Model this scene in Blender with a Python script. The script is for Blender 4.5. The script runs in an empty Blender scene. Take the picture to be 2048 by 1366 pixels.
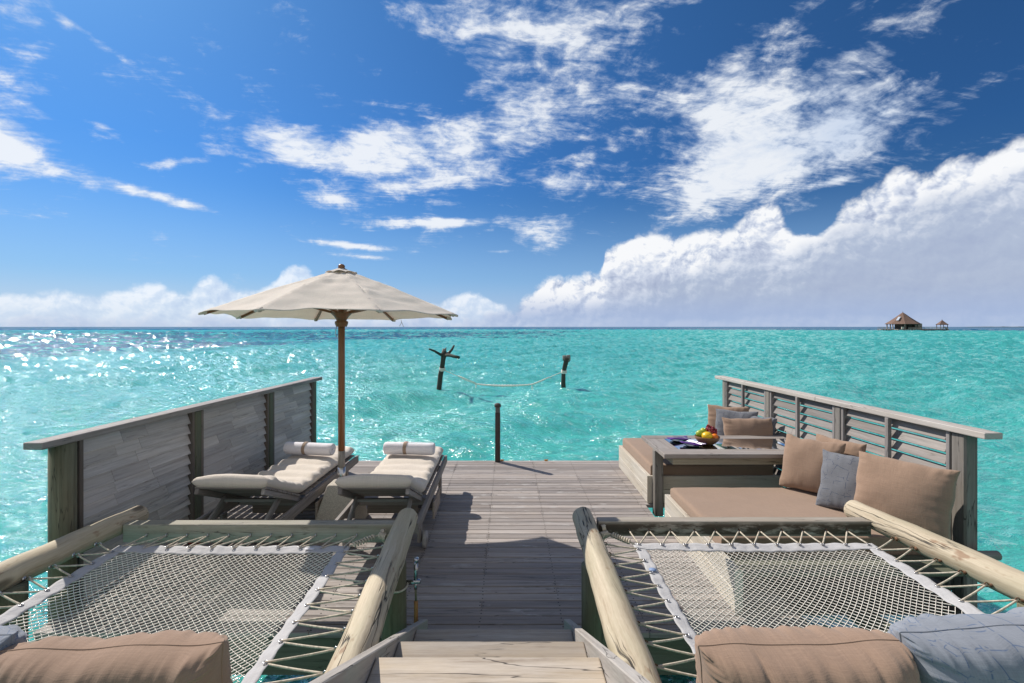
import bpy, bmesh, math, random
import numpy as np
from mathutils import Vector, Matrix, noise as mnoise
R = math.radians
random.seed(7); rng = np.random.default_rng(7)
C = bpy.context.scene.collection
sc = bpy.context.scene
PI = math.pi

# ------------------------------------------------------------------ camera, sun, sky
H = 1.9                       # eye height over the deck
F = 1000.0; CX = 1016.0; HY = 653.5
def P(x, y, Y):               # photo pixel (2048 wide) at distance Y -> point in the world
    return Vector(((x - CX) * Y / F, Y, H - (y - HY) * Y / F))
def G(x, y, z=0.0):           # photo pixel on the level z
    return P(x, y, (H - z) * F / (y - HY))

cam = bpy.data.cameras.new("camera"); camo = bpy.data.objects.new("camera", cam); C.objects.link(camo)
camo.location = (0, 0, H); camo.rotation_euler = (R(90), 0, 0)
cam.sensor_width = 36.0; cam.lens = 36.0 * F / 2048
cam.shift_x = (1024 - CX) / 2048; cam.shift_y = -(683 - HY) / 2048
cam.clip_start = 0.05; cam.clip_end = 90000
sc.camera = camo

SUN = Vector((-0.85, 0.75, 1.0)).normalized()
SUN_EL = math.asin(SUN.z); SUN_AZ = math.atan2(SUN.x, SUN.y)
sl = bpy.data.lights.new("sun", 'SUN'); so = bpy.data.objects.new("sun", sl); C.objects.link(so)
sl.energy = 4.3; sl.angle = R(0.5); sl.color = (1.0, 0.93, 0.84)
so.rotation_euler = (-SUN).to_track_quat('-Z', 'Y').to_euler(); so.location = (-8, 8, 12)

sc.view_settings.view_transform = 'Standard'; sc.view_settings.look = 'None'
sc.view_settings.exposure = 0.38; sc.view_settings.gamma = 1.0
sc.render.engine = 'CYCLES'
sc.cycles.use_denoising = True; sc.cycles.denoiser = 'OPENIMAGEDENOISE'; sc.cycles.denoising_input_passes = 'RGB_ALBEDO_NORMAL'; sc.cycles.denoising_prefilter = 'ACCURATE'
sc.cycles.max_bounces = 8; sc.cycles.diffuse_bounces = 4; sc.cycles.glossy_bounces = 4
sc.cycles.transmission_bounces = 6; sc.cycles.transparent_max_bounces = 16
sc.cycles.sample_clamp_direct = 220.0; sc.cycles.sample_clamp_indirect = 6.0; sc.cycles.caustics_reflective = False; sc.cycles.caustics_refractive = False

# ------------------------------------------------------------------ node helper
class NT:
    def __init__(s, tree):
        s.t = tree; s.n = tree.nodes; s.l = tree.links
    def _in(s, node, i, v):
        if v is None: return
        sock = node.inputs[i]
        if isinstance(v, bpy.types.NodeSocket): s.l.new(v, sock)
        elif isinstance(v, (tuple, list)) and sock.type == 'RGBA' and len(v) == 3: sock.default_value = (*v, 1)
        else: sock.default_value = v
    def node(s, typ, ins=None, **kw):
        n = s.n.new(typ)
        for k, v in kw.items(): setattr(n, k, v)
        for k, v in (ins or {}).items(): s._in(n, k, v)
        return n
    def m(s, op, a, b=None, c=None, clamp=False):
        n = s.n.new('ShaderNodeMath'); n.operation = op; n.use_clamp = clamp
        s._in(n, 0, a); s._in(n, 1, b); s._in(n, 2, c)
        return n.outputs[0]
    def comb(s, x, y, z=0.0):
        return s.node('ShaderNodeCombineXYZ', {0: x, 1: y, 2: z}).outputs[0]
    def sep(s, v):
        return s.node('ShaderNodeSeparateXYZ', {0: v}).outputs
    def noise(s, vec, scale=5, detail=4, rough=0.55, dist=0.0, dim='3D', typ='FBM', lac=2.0):
        n = s.node('ShaderNodeTexNoise', {'Vector': vec, 'Scale': scale, 'Detail': detail, 'Roughness': rough, 'Distortion': dist, 'Lacunarity': lac}, noise_dimensions=dim, noise_type=typ)
        return n.outputs[0]
    def ramp(s, f, stops, interp='LINEAR'):
        n = s.n.new('ShaderNodeValToRGB'); s._in(n, 0, f)
        cr = n.color_ramp; cr.interpolation = interp
        while len(cr.elements) < len(stops): cr.elements.new(0.5)
        for e, (p, c) in zip(cr.elements, stops):
            e.position = p; e.color = (*c, 1) if len(c) == 3 else c
        return n.outputs[0]
    def sm(s, v, a, b, t0=0.0, t1=1.0):
        return s.node('ShaderNodeMapRange', {0: v, 1: a, 2: b, 3: t0, 4: t1}, interpolation_type='SMOOTHSTEP').outputs[0]
    def lin(s, v, a, b, t0=0.0, t1=1.0):
        return s.node('ShaderNodeMapRange', {0: v, 1: a, 2: b, 3: t0, 4: t1}).outputs[0]
    def mix(s, f, a, b, typ='MIX'):
        n = s.n.new('ShaderNodeMix'); n.data_type = 'RGBA'; n.blend_type = typ
        s._in(n, 0, f); s._in(n, 6, a); s._in(n, 7, b)
        return n.outputs[2]
    def curve(s, v, pts):
        n = s.n.new('ShaderNodeFloatCurve'); s._in(n, 1, v); n.inputs[0].default_value = 1.0
        cu = n.mapping.curves[0]
        while len(cu.points) < len(pts): cu.points.new(0.5, 0.5)
        for p, (a, b) in zip(cu.points, pts): p.location = (a, b); p.handle_type = 'AUTO_CLAMPED'
        n.mapping.update()
        return n.outputs[0]

# ------------------------------------------------------------------ sky with clouds (all by direction, on the world)
def build_world():
    w = bpy.data.worlds.new("World"); sc.world = w; w.use_nodes = True
    t = NT(w.node_tree); t.n.clear()
    sky = t.node('ShaderNodeTexSky', sky_type='NISHITA', sun_disc=False, sun_elevation=SUN_EL, sun_rotation=SUN_AZ,
                 altitude=0.0, air_density=1.0, dust_density=0.25, ozone_density=3.0)
    d = t.node('ShaderNodeTexCoord').outputs['Generated']
    x, y, z = t.sep(d)
    az = t.m('ARCTAN2', x, y)
    el = t.m('ARCSINE', z)
    # deep polarised blue
    g0 = t.node('ShaderNodeVectorMath', {0: sky.outputs[0], 'Scale': 1 / 5.0}, operation='SCALE').outputs[0]
    g1 = t.node('ShaderNodeGamma', {0: g0, 1: 1.36}).outputs[0]
    hsv = t.node('ShaderNodeVectorMath', {0: g1, 1: (4.3, 4.6, 4.5)}, operation='MULTIPLY').outputs[0]
    dim = t.ramp(t.m('MULTIPLY', el, 1.0), [(0.0, (0.36, 0.44, 0.50)), (0.13, (0.32, 0.45, 0.60)), (0.30, (0.28, 0.52, 0.73)), (0.55, (0.42, 0.70, 0.86)), (0.8, (0.52, 0.74, 0.86))])
    dim = t.mix(1.0, dim, t.ramp(t.lin(az, -0.5, 0.7), [(0.0, (1.0, 1.0, 1.0)), (1.0, (0.85, 0.84, 0.84))]), 'MULTIPLY')
    hsv = t.mix(1.0, hsv, dim, 'MULTIPLY')
    def A(px, py):
        u = (px - CX) / F; v = (HY - py) / F
        return math.atan(u), math.atan2(v, math.hypot(u, 1))
    def blob(px, py, rx, ry, ang=0.0, w=1.0):
        a, e = A(px, py)
        a2, _ = A(px + 10, py); ka = (a2 - a) / 10
        _, e2 = A(px, py - 10); ke = (e2 - e) / 10
        da = t.m('MULTIPLY', t.m('SUBTRACT', az, a), 1 / (rx * ka))
        de = t.m('MULTIPLY', t.m('SUBTRACT', el, e), 1 / (ry * ke))
        if ang:
            # shear: the streak climbs or falls with azimuth
            de = t.m('ADD', de, t.m('MULTIPLY', da, math.tan(R(ang)) * rx / ry))
        r2 = t.m('ADD', t.m('MULTIPLY', da, da), t.m('MULTIPLY', de, de))
        return t.m('MULTIPLY', t.m('POWER', 2.718, t.m('MULTIPLY', r2, -1.0)), w)
    def add_all(bs):
        o = bs[0]
        for b in bs[1:]: o = t.m('ADD', o, b)
        return o
    zz = t.m('ADD', t.m('MAXIMUM', z, 0.0), 0.09)
    pl = t.comb(t.m('DIVIDE', x, zz), t.m('DIVIDE', y, zz), 0.0)          # flat cloud layer seen in perspective
    # slightly turned and stretched so the wisps trail
    mp = t.node('ShaderNodeMapping', {'Vector': pl, 'Rotation': (0, 0, R(-22)), 'Scale': (0.95, 1.35, 1)}).outputs[0]
    warp = t.node('ShaderNodeTexNoise', {'Vector': mp, 'Scale': 1.1, 'Detail': 3.0}).outputs[1]
    wv = t.node('ShaderNodeVectorMath', {0: warp, 1: (0.5, 0.5, 0.5)}, operation='SUBTRACT').outputs[0]
    wv = t.node('ShaderNodeVectorMath', {0: wv, 'Scale': 0.7}, operation='SCALE').outputs[0]
    mpw = t.node('ShaderNodeVectorMath', {0: mp, 1: wv}, operation='ADD').outputs[0]
    dv = t.node('ShaderNodeVectorMath', {0: d, 1: (1.0, 1.0, 2.1)}, operation='MULTIPLY').outputs[0]
    dw = t.node('ShaderNodeTexNoise', {'Vector': dv, 'Scale': 6.0, 'Detail': 4.0}).outputs[1]
    dw = t.node('ShaderNodeVectorMath', {0: t.node('ShaderNodeVectorMath', {0: dw, 1: (0.5, 0.5, 0.5)}, operation='SUBTRACT').outputs[0], 'Scale': 0.10}, operation='SCALE').outputs[0]
    dv = t.node('ShaderNodeVectorMath', {0: dv, 1: dw}, operation='ADD').outputs[0]
    n_big = t.noise(dv, 5.5, 4, 0.55)
    n_fine = t.noise(dv, 17.0, 9, 0.64)
    n_rip = t.noise(t.node('ShaderNodeMapping', {'Vector': mpw, 'Rotation': (0, 0, R(60)), 'Scale': (1, 3.2, 1)}).outputs[0], 7.0, 4, 0.6)
    cov = add_all([
        blob(1570, 250, 260, 130, 0, 0.74), blob(1500, 340, 110, 60, 0, 0.8), blob(1470, 290, 150, 150, 0, 0.50), blob(1440, 190, 120, 60, 0, 0.35), blob(1770, 225, 130, 60, -8, 0.5),
        blob(1060, 75, 230, 70, 14, 0.66), blob(960, 130, 90, 60, 30, 0.34), blob(1190, 30, 260, 60, 0, 0.40), blob(1230, 200, 110, 60, 0, 0.55), blob(1050, 225, 100, 80, 0, 0.62), blob(1105, 465, 80, 45, 0, 0.85),
        blob(860, 285, 200, 44, -4, 1.0), blob(600, 295, 180, 38, 6, 0.74), blob(540, 318, 90, 20, 0, 0.34), blob(930, 350, 150, 38, 0, 0.58), blob(760, 385, 90, 16, -10, 0.36), blob(350, 325, 60, 11, -14, 0.85),
        blob(10, 270, 100, 40, 10, 0.46), blob(10, 312, 130, 40, 6, 0.46), blob(150, 350, 160, 24, 7, 0.46), blob(300, 390, 80, 14, 8, 0.9), blob(400, 418, 60, 13, 8, 0.9), blob(-40, 130, 170, 200, 0, 0.42),
        blob(190, 80, 90, 14, 22, 0.6), blob(20, 10, 120, 30, 0, 0.45), blob(133, 50, 20, 14, 0, 0.7), blob(200, 250, 45, 8, 6, 0.6),
        blob(870, 446, 160, 10, -3, 0.95), blob(690, 490, 100, 7, 3, 1.0), blob(740, 515, 60, 5, 2, 0.8), blob(1130, 365, 65, 22, 0, 0.72), blob(1000, 503, 40, 5, 0, 0.8),
        blob(640, 395, 45, 18, 0, 0.6), blob(1180, 306, 90, 14, -12, 0.36), blob(1300, 395, 120, 22, 0, 0.5), blob(1400, 400, 60, 50, 0, 0.34), blob(1660, 365, 70, 8, -4, 0.5),
        blob(320, 470, 40, 14, 0, 0.5), blob(820, 45, 40, 50, 0, 0.30), blob(1800, 60, 260, 60, -20, 0.20), blob(420, 220, 420, 130, 6, 0.17), blob(760, 380, 300, 110, 0, 0.20), blob(-20, 240, 120, 120, 0, 0.25),
    ])
    nn = t.m('ADD', t.m('MULTIPLY', n_big, 0.52), t.m('ADD', t.m('MULTIPLY', n_fine, 0.66), t.m('MULTIPLY', n_rip, 0.22)))   # ~0.68 mean
    dens = t.m('ADD', cov, t.m('MULTIPLY', t.m('SUBTRACT', nn, 0.72), 3.4))
    cir = t.sm(dens, 0.22, 1.20)
    cir = t.m('MULTIPLY', cir, 0.92)
    cir_sh = t.m('MULTIPLY', t.sm(t.m('ADD', dens, t.m('MULTIPLY', n_fine, 0.5)), 0.5, 1.5), t.m('SUBTRACT', 1.0, blob(1690, 270, 110, 110, 0, 0.75)))
    cir_sh = t.m('MULTIPLY', cir_sh, t.m('ADD', 0.95, t.m('ADD', t.m('MULTIPLY', t.m('SUBTRACT', n_fine, 0.5), 2.4), t.m('MULTIPLY', t.m('SUBTRACT', n_big, 0.5), 1.6))), clamp=True)
    cir_col = t.mix(cir_sh, (4.2, 5.1, 6.6), (6.9, 7.15, 7.5))

    # heaped clouds along the horizon
    pe = t.comb(az, t.m('MULTIPLY', el, 1.15), 0.0)
    w2 = t.node('ShaderNodeTexNoise', {'Vector': pe, 'Scale': 9.0, 'Detail': 5.0, 'Roughness': 0.6}).outputs[1]
    w2 = t.node('ShaderNodeVectorMath', {0: w2, 1: (0.5, 0.5, 0.5)}, operation='SUBTRACT').outputs[0]
    pw = t.node('ShaderNodeVectorMath', {0: pe, 1: t.node('ShaderNodeVectorMath', {0: w2, 'Scale': 0.05}, operation='SCALE').outputs[0]}, operation='ADD').outputs[0]
    def puff(vec):
        v1 = t.node('ShaderNodeTexVoronoi', {'Vector': vec, 'Scale': 20.0, 'Detail': 3.0, 'Roughness': 0.6, 'Lacunarity': 2.2, 'Smoothness': 0.35}, voronoi_dimensions='2D', feature='SMOOTH_F1', normalize=True).outputs[0]
        n1 = t.noise(vec, 18.0, 7, 0.62, dim='2D')
        v2 = t.node('ShaderNodeTexVoronoi', {'Vector': vec, 'Scale': 9.0, 'Smoothness': 0.25}, voronoi_dimensions='2D', feature='SMOOTH_F1').outputs[0]
        vs_ = t.m('ADD', t.m('MULTIPLY', t.m('POWER', v1, 1.5), -1.0), t.m('MULTIPLY', t.m('MULTIPLY', v2, v2), -0.9))
        return t.m('ADD', vs_, t.m('ADD', 0.12, t.m('MULTIPLY', n1, 0.34))), vs_
    b0, b0v = puff(pw)
    b1, b1v = puff(t.node('ShaderNodeVectorMath', {0: pw, 1: (-0.006, 0.0085, 0)}, operation='ADD').outputs[0])
    def bank(pts, amp, soft, lo_fade):
        a0 = A(pts[0][0], 600)[0]; a1 = A(pts[-1][0], 600)[0]
        q = [((A(px, py)[0] - a0) / (a1 - a0), A(px, py)[1] / 0.4) for px, py in pts]
        az_n = t.lin(t.m('ADD', az, 0.0), a0, a1)
        h = t.m('MULTIPLY', t.curve(az_n, q), 0.4)
        dd = t.m('ADD', t.m('SUBTRACT', h, el), t.m('MULTIPLY', t.m('ADD', b0, 0.06), amp))
        return t.sm(dd, -0.3 * soft, soft), dd
    right = [(960, 640), (1020, 612), (1060, 580), (1140, 552), (1195, 556), (1212, 500), (1290, 448), (1345, 462), (1400, 462), (1450, 468), (1530, 398), (1572, 440), (1620, 462), (1680, 425), (1760, 380), (1800, 338), (1850, 356), (1900, 312), (1960, 296), (2048, 275), (2300, 230), (2900, 300), (4200, 560)]
    mr, dr = bank(right, 0.052, 0.017, 0)
    left = [(-900, 560), (-300, 560), (0, 585), (150, 590), (230, 578), (300, 572), (360, 590), (420, 560), (470, 575), (540, 560), (590, 530), (640, 555), (700, 600), (760, 565), (800, 600), (860, 605), (940, 590), (985, 600), (1050, 630)]
    ml, dl = bank(left, 0.035, 0.012, 0)
    rel = t.m('MULTIPLY', t.m('ADD', t.m('SUBTRACT', b0v, b1v), t.m('MULTIPLY', t.m('SUBTRACT', b0, b1), 0.35)), 3.0)
    depth_r = t.m('ADD', t.m('MULTIPLY', dr, 1.0), t.m('MULTIPLY', t.m('SUBTRACT', t.noise(pe, 3.0, 4, 0.55), 0.5), 0.16))
    shade_r = t.m('SUBTRACT', t.m('ADD', 0.92, t.m('MULTIPLY', rel, t.sm(depth_r, 0.14, 0.02, 0.22, 1.0))), t.sm(depth_r, 0.015, 0.125, 0.0, 0.55))
    col_r = t.ramp(t.m('ADD', shade_r, 0.0, clamp=True), [(0.0, (2.7, 3.2, 4.5)), (0.30, (3.5, 4.0, 5.2)), (0.62, (5.0, 5.45, 6.4)), (1.0, (7.2, 7.3, 7.5))])
    # lower part melts into pale blue grey air
    col_r = t.mix(t.sm(el, 0.075, 0.015, 0.0, 0.8), col_r, (2.9, 3.7, 5.5))
    shade_l = t.m('ADD', 0.72, t.m('MULTIPLY', rel, 0.8))
    col_l = t.ramp(t.m('ADD', shade_l, 0.0, clamp=True), [(0.0, (4.4, 5.2, 6.7)), (0.6, (6.0, 6.6, 7.5)), (1.0, (7.8, 7.9, 8.1))])
    hsv = t.mix(t.m('MULTIPLY', t.sm(el, 0.26, 0.02), 0.7), hsv, (2.3, 4.0, 6.9))
    hz = t.m('MULTIPLY', t.sm(el, 0.10, 0.0), 0.65)                     # pale band of air at the horizon
    hz_col = t.mix(t.sm(az, -0.7, 0.5), (4.7, 5.4, 6.5), (3.0, 3.8, 5.5))
    col = t.mix(t.m('MULTIPLY', t.sm(el, 0.0, 0.03, 0.4, 1.0), cir), hsv, cir_col)
    col = t.mix(hz, col, hz_col)
    col = t.mix(t.m('MULTIPLY', ml, t.sm(el, 0.0, 0.06, 0.4, 0.72)), col, col_l)
    col = t.mix(t.m('MULTIPLY', mr, t.sm(el, 0.0, 0.035, 0.55, 1.0)), col, col_r)
    front = [(960, 655), (1040, 640), (1150, 614), (1250, 590), (1330, 562), (1374, 538), (1449, 512), (1540, 506), (1624, 482), (1674, 440), (1760, 418), (1849, 390), (1950, 368), (2048, 350), (2300, 305), (2900, 370), (4200, 600)]
    mf, df = bank(front, 0.050, 0.028, 0)
    sf = t.m('ADD', t.m('ADD', 0.30, t.m('MULTIPLY', rel, t.sm(df, 0.12, 0.0, 0.15, 0.42))), t.sm(df, 0.0, 0.11, 0.22, -0.10))
    sf = t.m('ADD', sf, t.m('MULTIPLY', t.m('SUBTRACT', t.noise(pe, 6.5, 5, 0.55, 0.3), 0.5), 0.5))
    col_f = t.ramp(t.m('ADD', sf, 0.0, clamp=True), [(0.0, (2.9, 3.45, 4.8)), (0.35, (3.25, 3.85, 5.05)), (1.0, (6.6, 6.9, 7.5))])
    col_f = t.mix(t.sm(el, 0.075, 0.012, 0.0, 0.8), col_f, (2.9, 3.7, 5.5))
    col = t.mix(t.m('MULTIPLY', mf, t.sm(el, 0.0, 0.05, 0.3, 0.85)), col, col_f)
    # unseen broken bright cloud, added behind the camera to fill the shadows
    rear_fill = t.m('MULTIPLY', t.sm(y, 0.0, -0.45), t.m('MULTIPLY', t.sm(n_big, 0.30, 0.46), t.sm(z, -0.02, 0.05)))
    col = t.mix(t.m('MULTIPLY', rear_fill, 0.95), col, (4.6, 4.7, 4.9))
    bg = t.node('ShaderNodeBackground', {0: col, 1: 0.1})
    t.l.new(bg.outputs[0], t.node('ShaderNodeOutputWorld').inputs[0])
    w.cycles.sampling_method = 'MANUAL'; w.cycles.sample_map_resolution = 1024
build_world()

# ------------------------------------------------------------------ mesh builder
class MB:
    def __init__(s):
        s.v = []; s.f = []; s.uv = []; s.r = []; s.mi = []; s.s = []
    def add(s, verts, faces, uvs, rnd=None, mat=0, smooth=False):
        o = len(s.v); s.v.extend([tuple(v) for v in verts])
        if rnd is None: rnd = random.random()
        for fc, u in zip(faces, uvs):
            s.f.append([i + o for i in fc]); s.uv.extend(u); s.r.append(rnd); s.mi.append(mat); s.s.append(smooth)
    def beam(s, p0, p1, w, h, up=(0, 0, 1), rnd=None, mat=0, w1=None, h1=None):
        p0 = Vector(p0); p1 = Vector(p1); d = p1 - p0; L = d.length; d = d / L
        up = Vector(up); side = d.cross(up)
        if side.length < 1e-5: side = d.cross(Vector((0, 1, 0)))
        side.normalize(); up = side.cross(d).normalized()
        w1 = w if w1 is None else w1; h1 = h if h1 is None else h1
        vs = []
        for p, ww, hh in ((p0, w, h), (p1, w1, h1)):
            for a, b in ((-1, -1), (1, -1), (1, 1), (-1, 1)):
                vs.append(p + side * (a * ww / 2) + up * (b * hh / 2))
        fs = []; us = []
        vv = 0.0
        for k, wd in enumerate((w, h, w, h)):
            a, b = k, (k + 1) % 4
            fs.append([a, b, b + 4, a + 4]); us.append([(0, vv), (0, vv + wd), (L, vv + wd), (L, vv)])
            vv += wd + 0.013
        fs.append([3, 2, 1, 0]); us.append([(0, h), (0.0, h + 0.0), (0.02, 0), (0.02, w)])
        fs.append([4, 5, 6, 7]); us.append([(0, 0), (0.02, w), (0.02, h), (0.0, h)])
        s.add(vs, fs, us, rnd, mat)
    def box(s, x0, x1, y0, y1, z0, z1, ax='x', rnd=None, mat=0):
        cx, cy, cz = (x0 + x1) / 2, (y0 + y1) / 2, (z0 + z1) / 2
        if ax == 'x': s.beam((x0, cy, cz), (x1, cy, cz), y1 - y0, z1 - z0, rnd=rnd, mat=mat)
        elif ax == 'y': s.beam((cx, y0, cz), (cx, y1, cz), x1 - x0, z1 - z0, rnd=rnd, mat=mat)
        else: s.beam((cx, cy, z0), (cx, cy, z1), x1 - x0, y1 - y0, up=(0, 1, 0), rnd=rnd, mat=mat)
    def tube(s, pts, rad, n=8, mat=0, rnd=None, smooth=True, caps=True, wob=0.0, closed=False):
        pts = [Vector(p) for p in pts]; m = len(pts)
        if not hasattr(rad, '__len__'): rad = [rad] * m
        T = []
        for i in range(m):
            a = pts[(i - 1) % m] if (i > 0 or closed) else pts[i]; b = pts[(i + 1) % m] if (i < m - 1 or closed) else pts[i]
            T.append((b - a).normalized())
        nrm = T[0].orthogonal().normalized()
        vs = []; L = 0; Ls = []
        for i in range(m):
            if i: L += (pts[i] - pts[i - 1]).length
            Ls.append(L)
            nrm = (nrm - T[i] * nrm.dot(T[i]))
            nrm = nrm.normalized() if nrm.length > 1e-6 else T[i].orthogonal().normalized()
            bn = T[i].cross(nrm)
            for k in range(n):
                a = 2 * PI * k / n
                r = rad[i]
                if wob: r *= 1 + wob * mnoise.noise(Vector((math.cos(a) * 1.2 + pts[i].x * 3, math.sin(a) * 1.2 + pts[i].z * 3, Ls[i] * 2.2)))
                vs.append(pts[i] + (nrm * math.cos(a) + bn * math.sin(a)) * r)
        fs = []; us = []
        for i in range(m if closed else m - 1):
            j = (i + 1) % m
            for k in range(n):
                k2 = (k + 1) % n
                fs.append([i * n + k, i * n + k2, j * n + k2, j * n + k])
                c = 2 * PI * rad[i] / n; l1 = Ls[j] if j else L
                us.append([(Ls[i], k * c), (Ls[i], (k + 1) * c), (l1, (k + 1) * c), (l1, k * c)])
        if caps and not closed:
            for i, rev in ((0, True), (m - 1, False)):
                ring = [i * n + k for k in range(n)]
                fs.append(ring[::-1] if rev else ring)
                us.append([(0.003 * math.cos(2 * PI * k / n), rad[i] * math.sin(2 * PI * k / n)) for k in range(n)])
        s.add(vs, fs, us, rnd, mat, smooth)
    def lathe(s, prof, c=(0, 0, 0), n=24, mat=0, rnd=None, smooth=True, axis=None):
        M = Matrix.Identity(3) if axis is None else Vector((0, 0, 1)).rotation_difference(Vector(axis)).to_matrix()
        c = Vector(c); vs = []; m = len(prof)
        for r, z in prof:
            for k in range(n):
                a = 2 * PI * k / n
                vs.append(c + M @ Vector((max(r, 1e-5) * math.cos(a), max(r, 1e-5) * math.sin(a), z)))
        fs = []; us = []; l = 0
        for i in range(m - 1):
            dl = math.hypot(prof[i + 1][0] - prof[i][0], prof[i + 1][1] - prof[i][1])
            for k in range(n):
                k2 = (k + 1) % n
                fs.append([i * n + k, i * n + k2, (i + 1) * n + k2, (i + 1) * n + k])
                cc = 2 * PI * max(prof[i][0], prof[i + 1][0]) / n
                us.append([(l, k * cc), (l, (k + 1) * cc), (l + dl, (k + 1) * cc), (l + dl, k * cc)])
            l += dl
        s.add(vs, fs, us, rnd, mat, smooth)
    def surf(s, fn, nu, nv, mat=0, rnd=None, smooth=True, flip=False, su=1.0, sv=1.0):
        vs = []; 
        for i in range(nu + 1):
            for j in range(nv + 1): vs.append(fn(i / nu, j / nv))
        fs = []; us = []
        for i in range(nu):
            for j in range(nv):
                a = i * (nv + 1) + j; q = [a, a + nv + 1, a + nv + 2, a + 1]
                u = [(i / nu * su, j / nv * sv), ((i + 1) / nu * su, j / nv * sv), ((i + 1) / nu * su, (j + 1) / nv * sv), (i / nu * su, (j + 1) / nv * sv)]
                if flip: q = q[::-1]; u = u[::-1]
                fs.append(q); us.append(u)
        s.add(vs, fs, us, rnd, mat, smooth)
    def build(s, name, mats, parent=None, bevel=0.0, origin=None, weld=False, subsurf=0, solidify=0.0, seg=1):
        me = bpy.data.meshes.new(name)
        off = Vector((0, 0, 0))
        if parent is not None:
            q = parent
            while q is not None: off = off + q.location; q = q.parent
        if origin is not None: off = Vector(origin)
        me.from_pydata([(a - off.x, b - off.y, c - off.z) for a, b, c in s.v], [], s.f)
        uvl = me.uv_layers.new(name="UVMap")
        uvl.data.foreach_set('uv', np.array(s.uv, dtype=np.float32).ravel())
        at = me.attributes.new('rnd', 'FLOAT', 'FACE'); at.data.foreach_set('value', np.array(s.r, dtype=np.float32))
        me.polygons.foreach_set('material_index', np.array(s.mi, dtype=np.int32))
        me.polygons.foreach_set('use_smooth', np.array(s.s, dtype=bool))
        if weld:
            bm = bmesh.new(); bm.from_mesh(me); bmesh.ops.remove_doubles(bm, verts=bm.verts, dist=0.0004); bm.to_mesh(me); bm.free()
        for mt in (mats if isinstance(mats, (list, tuple)) else [mats]): me.materials.append(mt)
        o = bpy.data.objects.new(name, me); C.objects.link(o)
        if parent is not None: o.parent = parent
        if origin is not None: o.location = origin
        if bevel:
            b = o.modifiers.new('bevel', 'BEVEL'); b.width = bevel; b.segments = seg; b.limit_method = 'ANGLE'; b.angle_limit = R(40)
        if subsurf:
            b = o.modifiers.new('sub', 'SUBSURF'); b.levels = subsurf; b.render_levels = subsurf
        if solidify:
            b = o.modifiers.new('solid', 'SOLIDIFY'); b.thickness = solidify; b.offset = 0
        return o

def tag(o, label=None, cat=None, group=None, kind=None):
    if label: o['label'] = label
    if cat: o['category'] = cat
    if group: o['group'] = group
    if kind: o['kind'] = kind
    return o
def thing(name, label, cat, loc=(0, 0, 0), group=None, kind=None):
    o = bpy.data.objects.new(name, None); o.empty_display_size = 0.1; C.objects.link(o); o.location = loc
    return tag(o, label, cat, group, kind)
def dup(root, loc, rotz=0.0, label=None, group=None):
    r = root.copy(); C.objects.link(r); r.location = loc; r.rotation_euler = (0, 0, rotz)
    if label: r['label'] = label
    if group: r['group'] = group
    for ch in list(root.children):
        c = ch.copy(); C.objects.link(c); c.parent = r
        for g in list(ch.children):
            d = g.copy(); C.objects.link(d); d.parent = c
    return r

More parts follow.
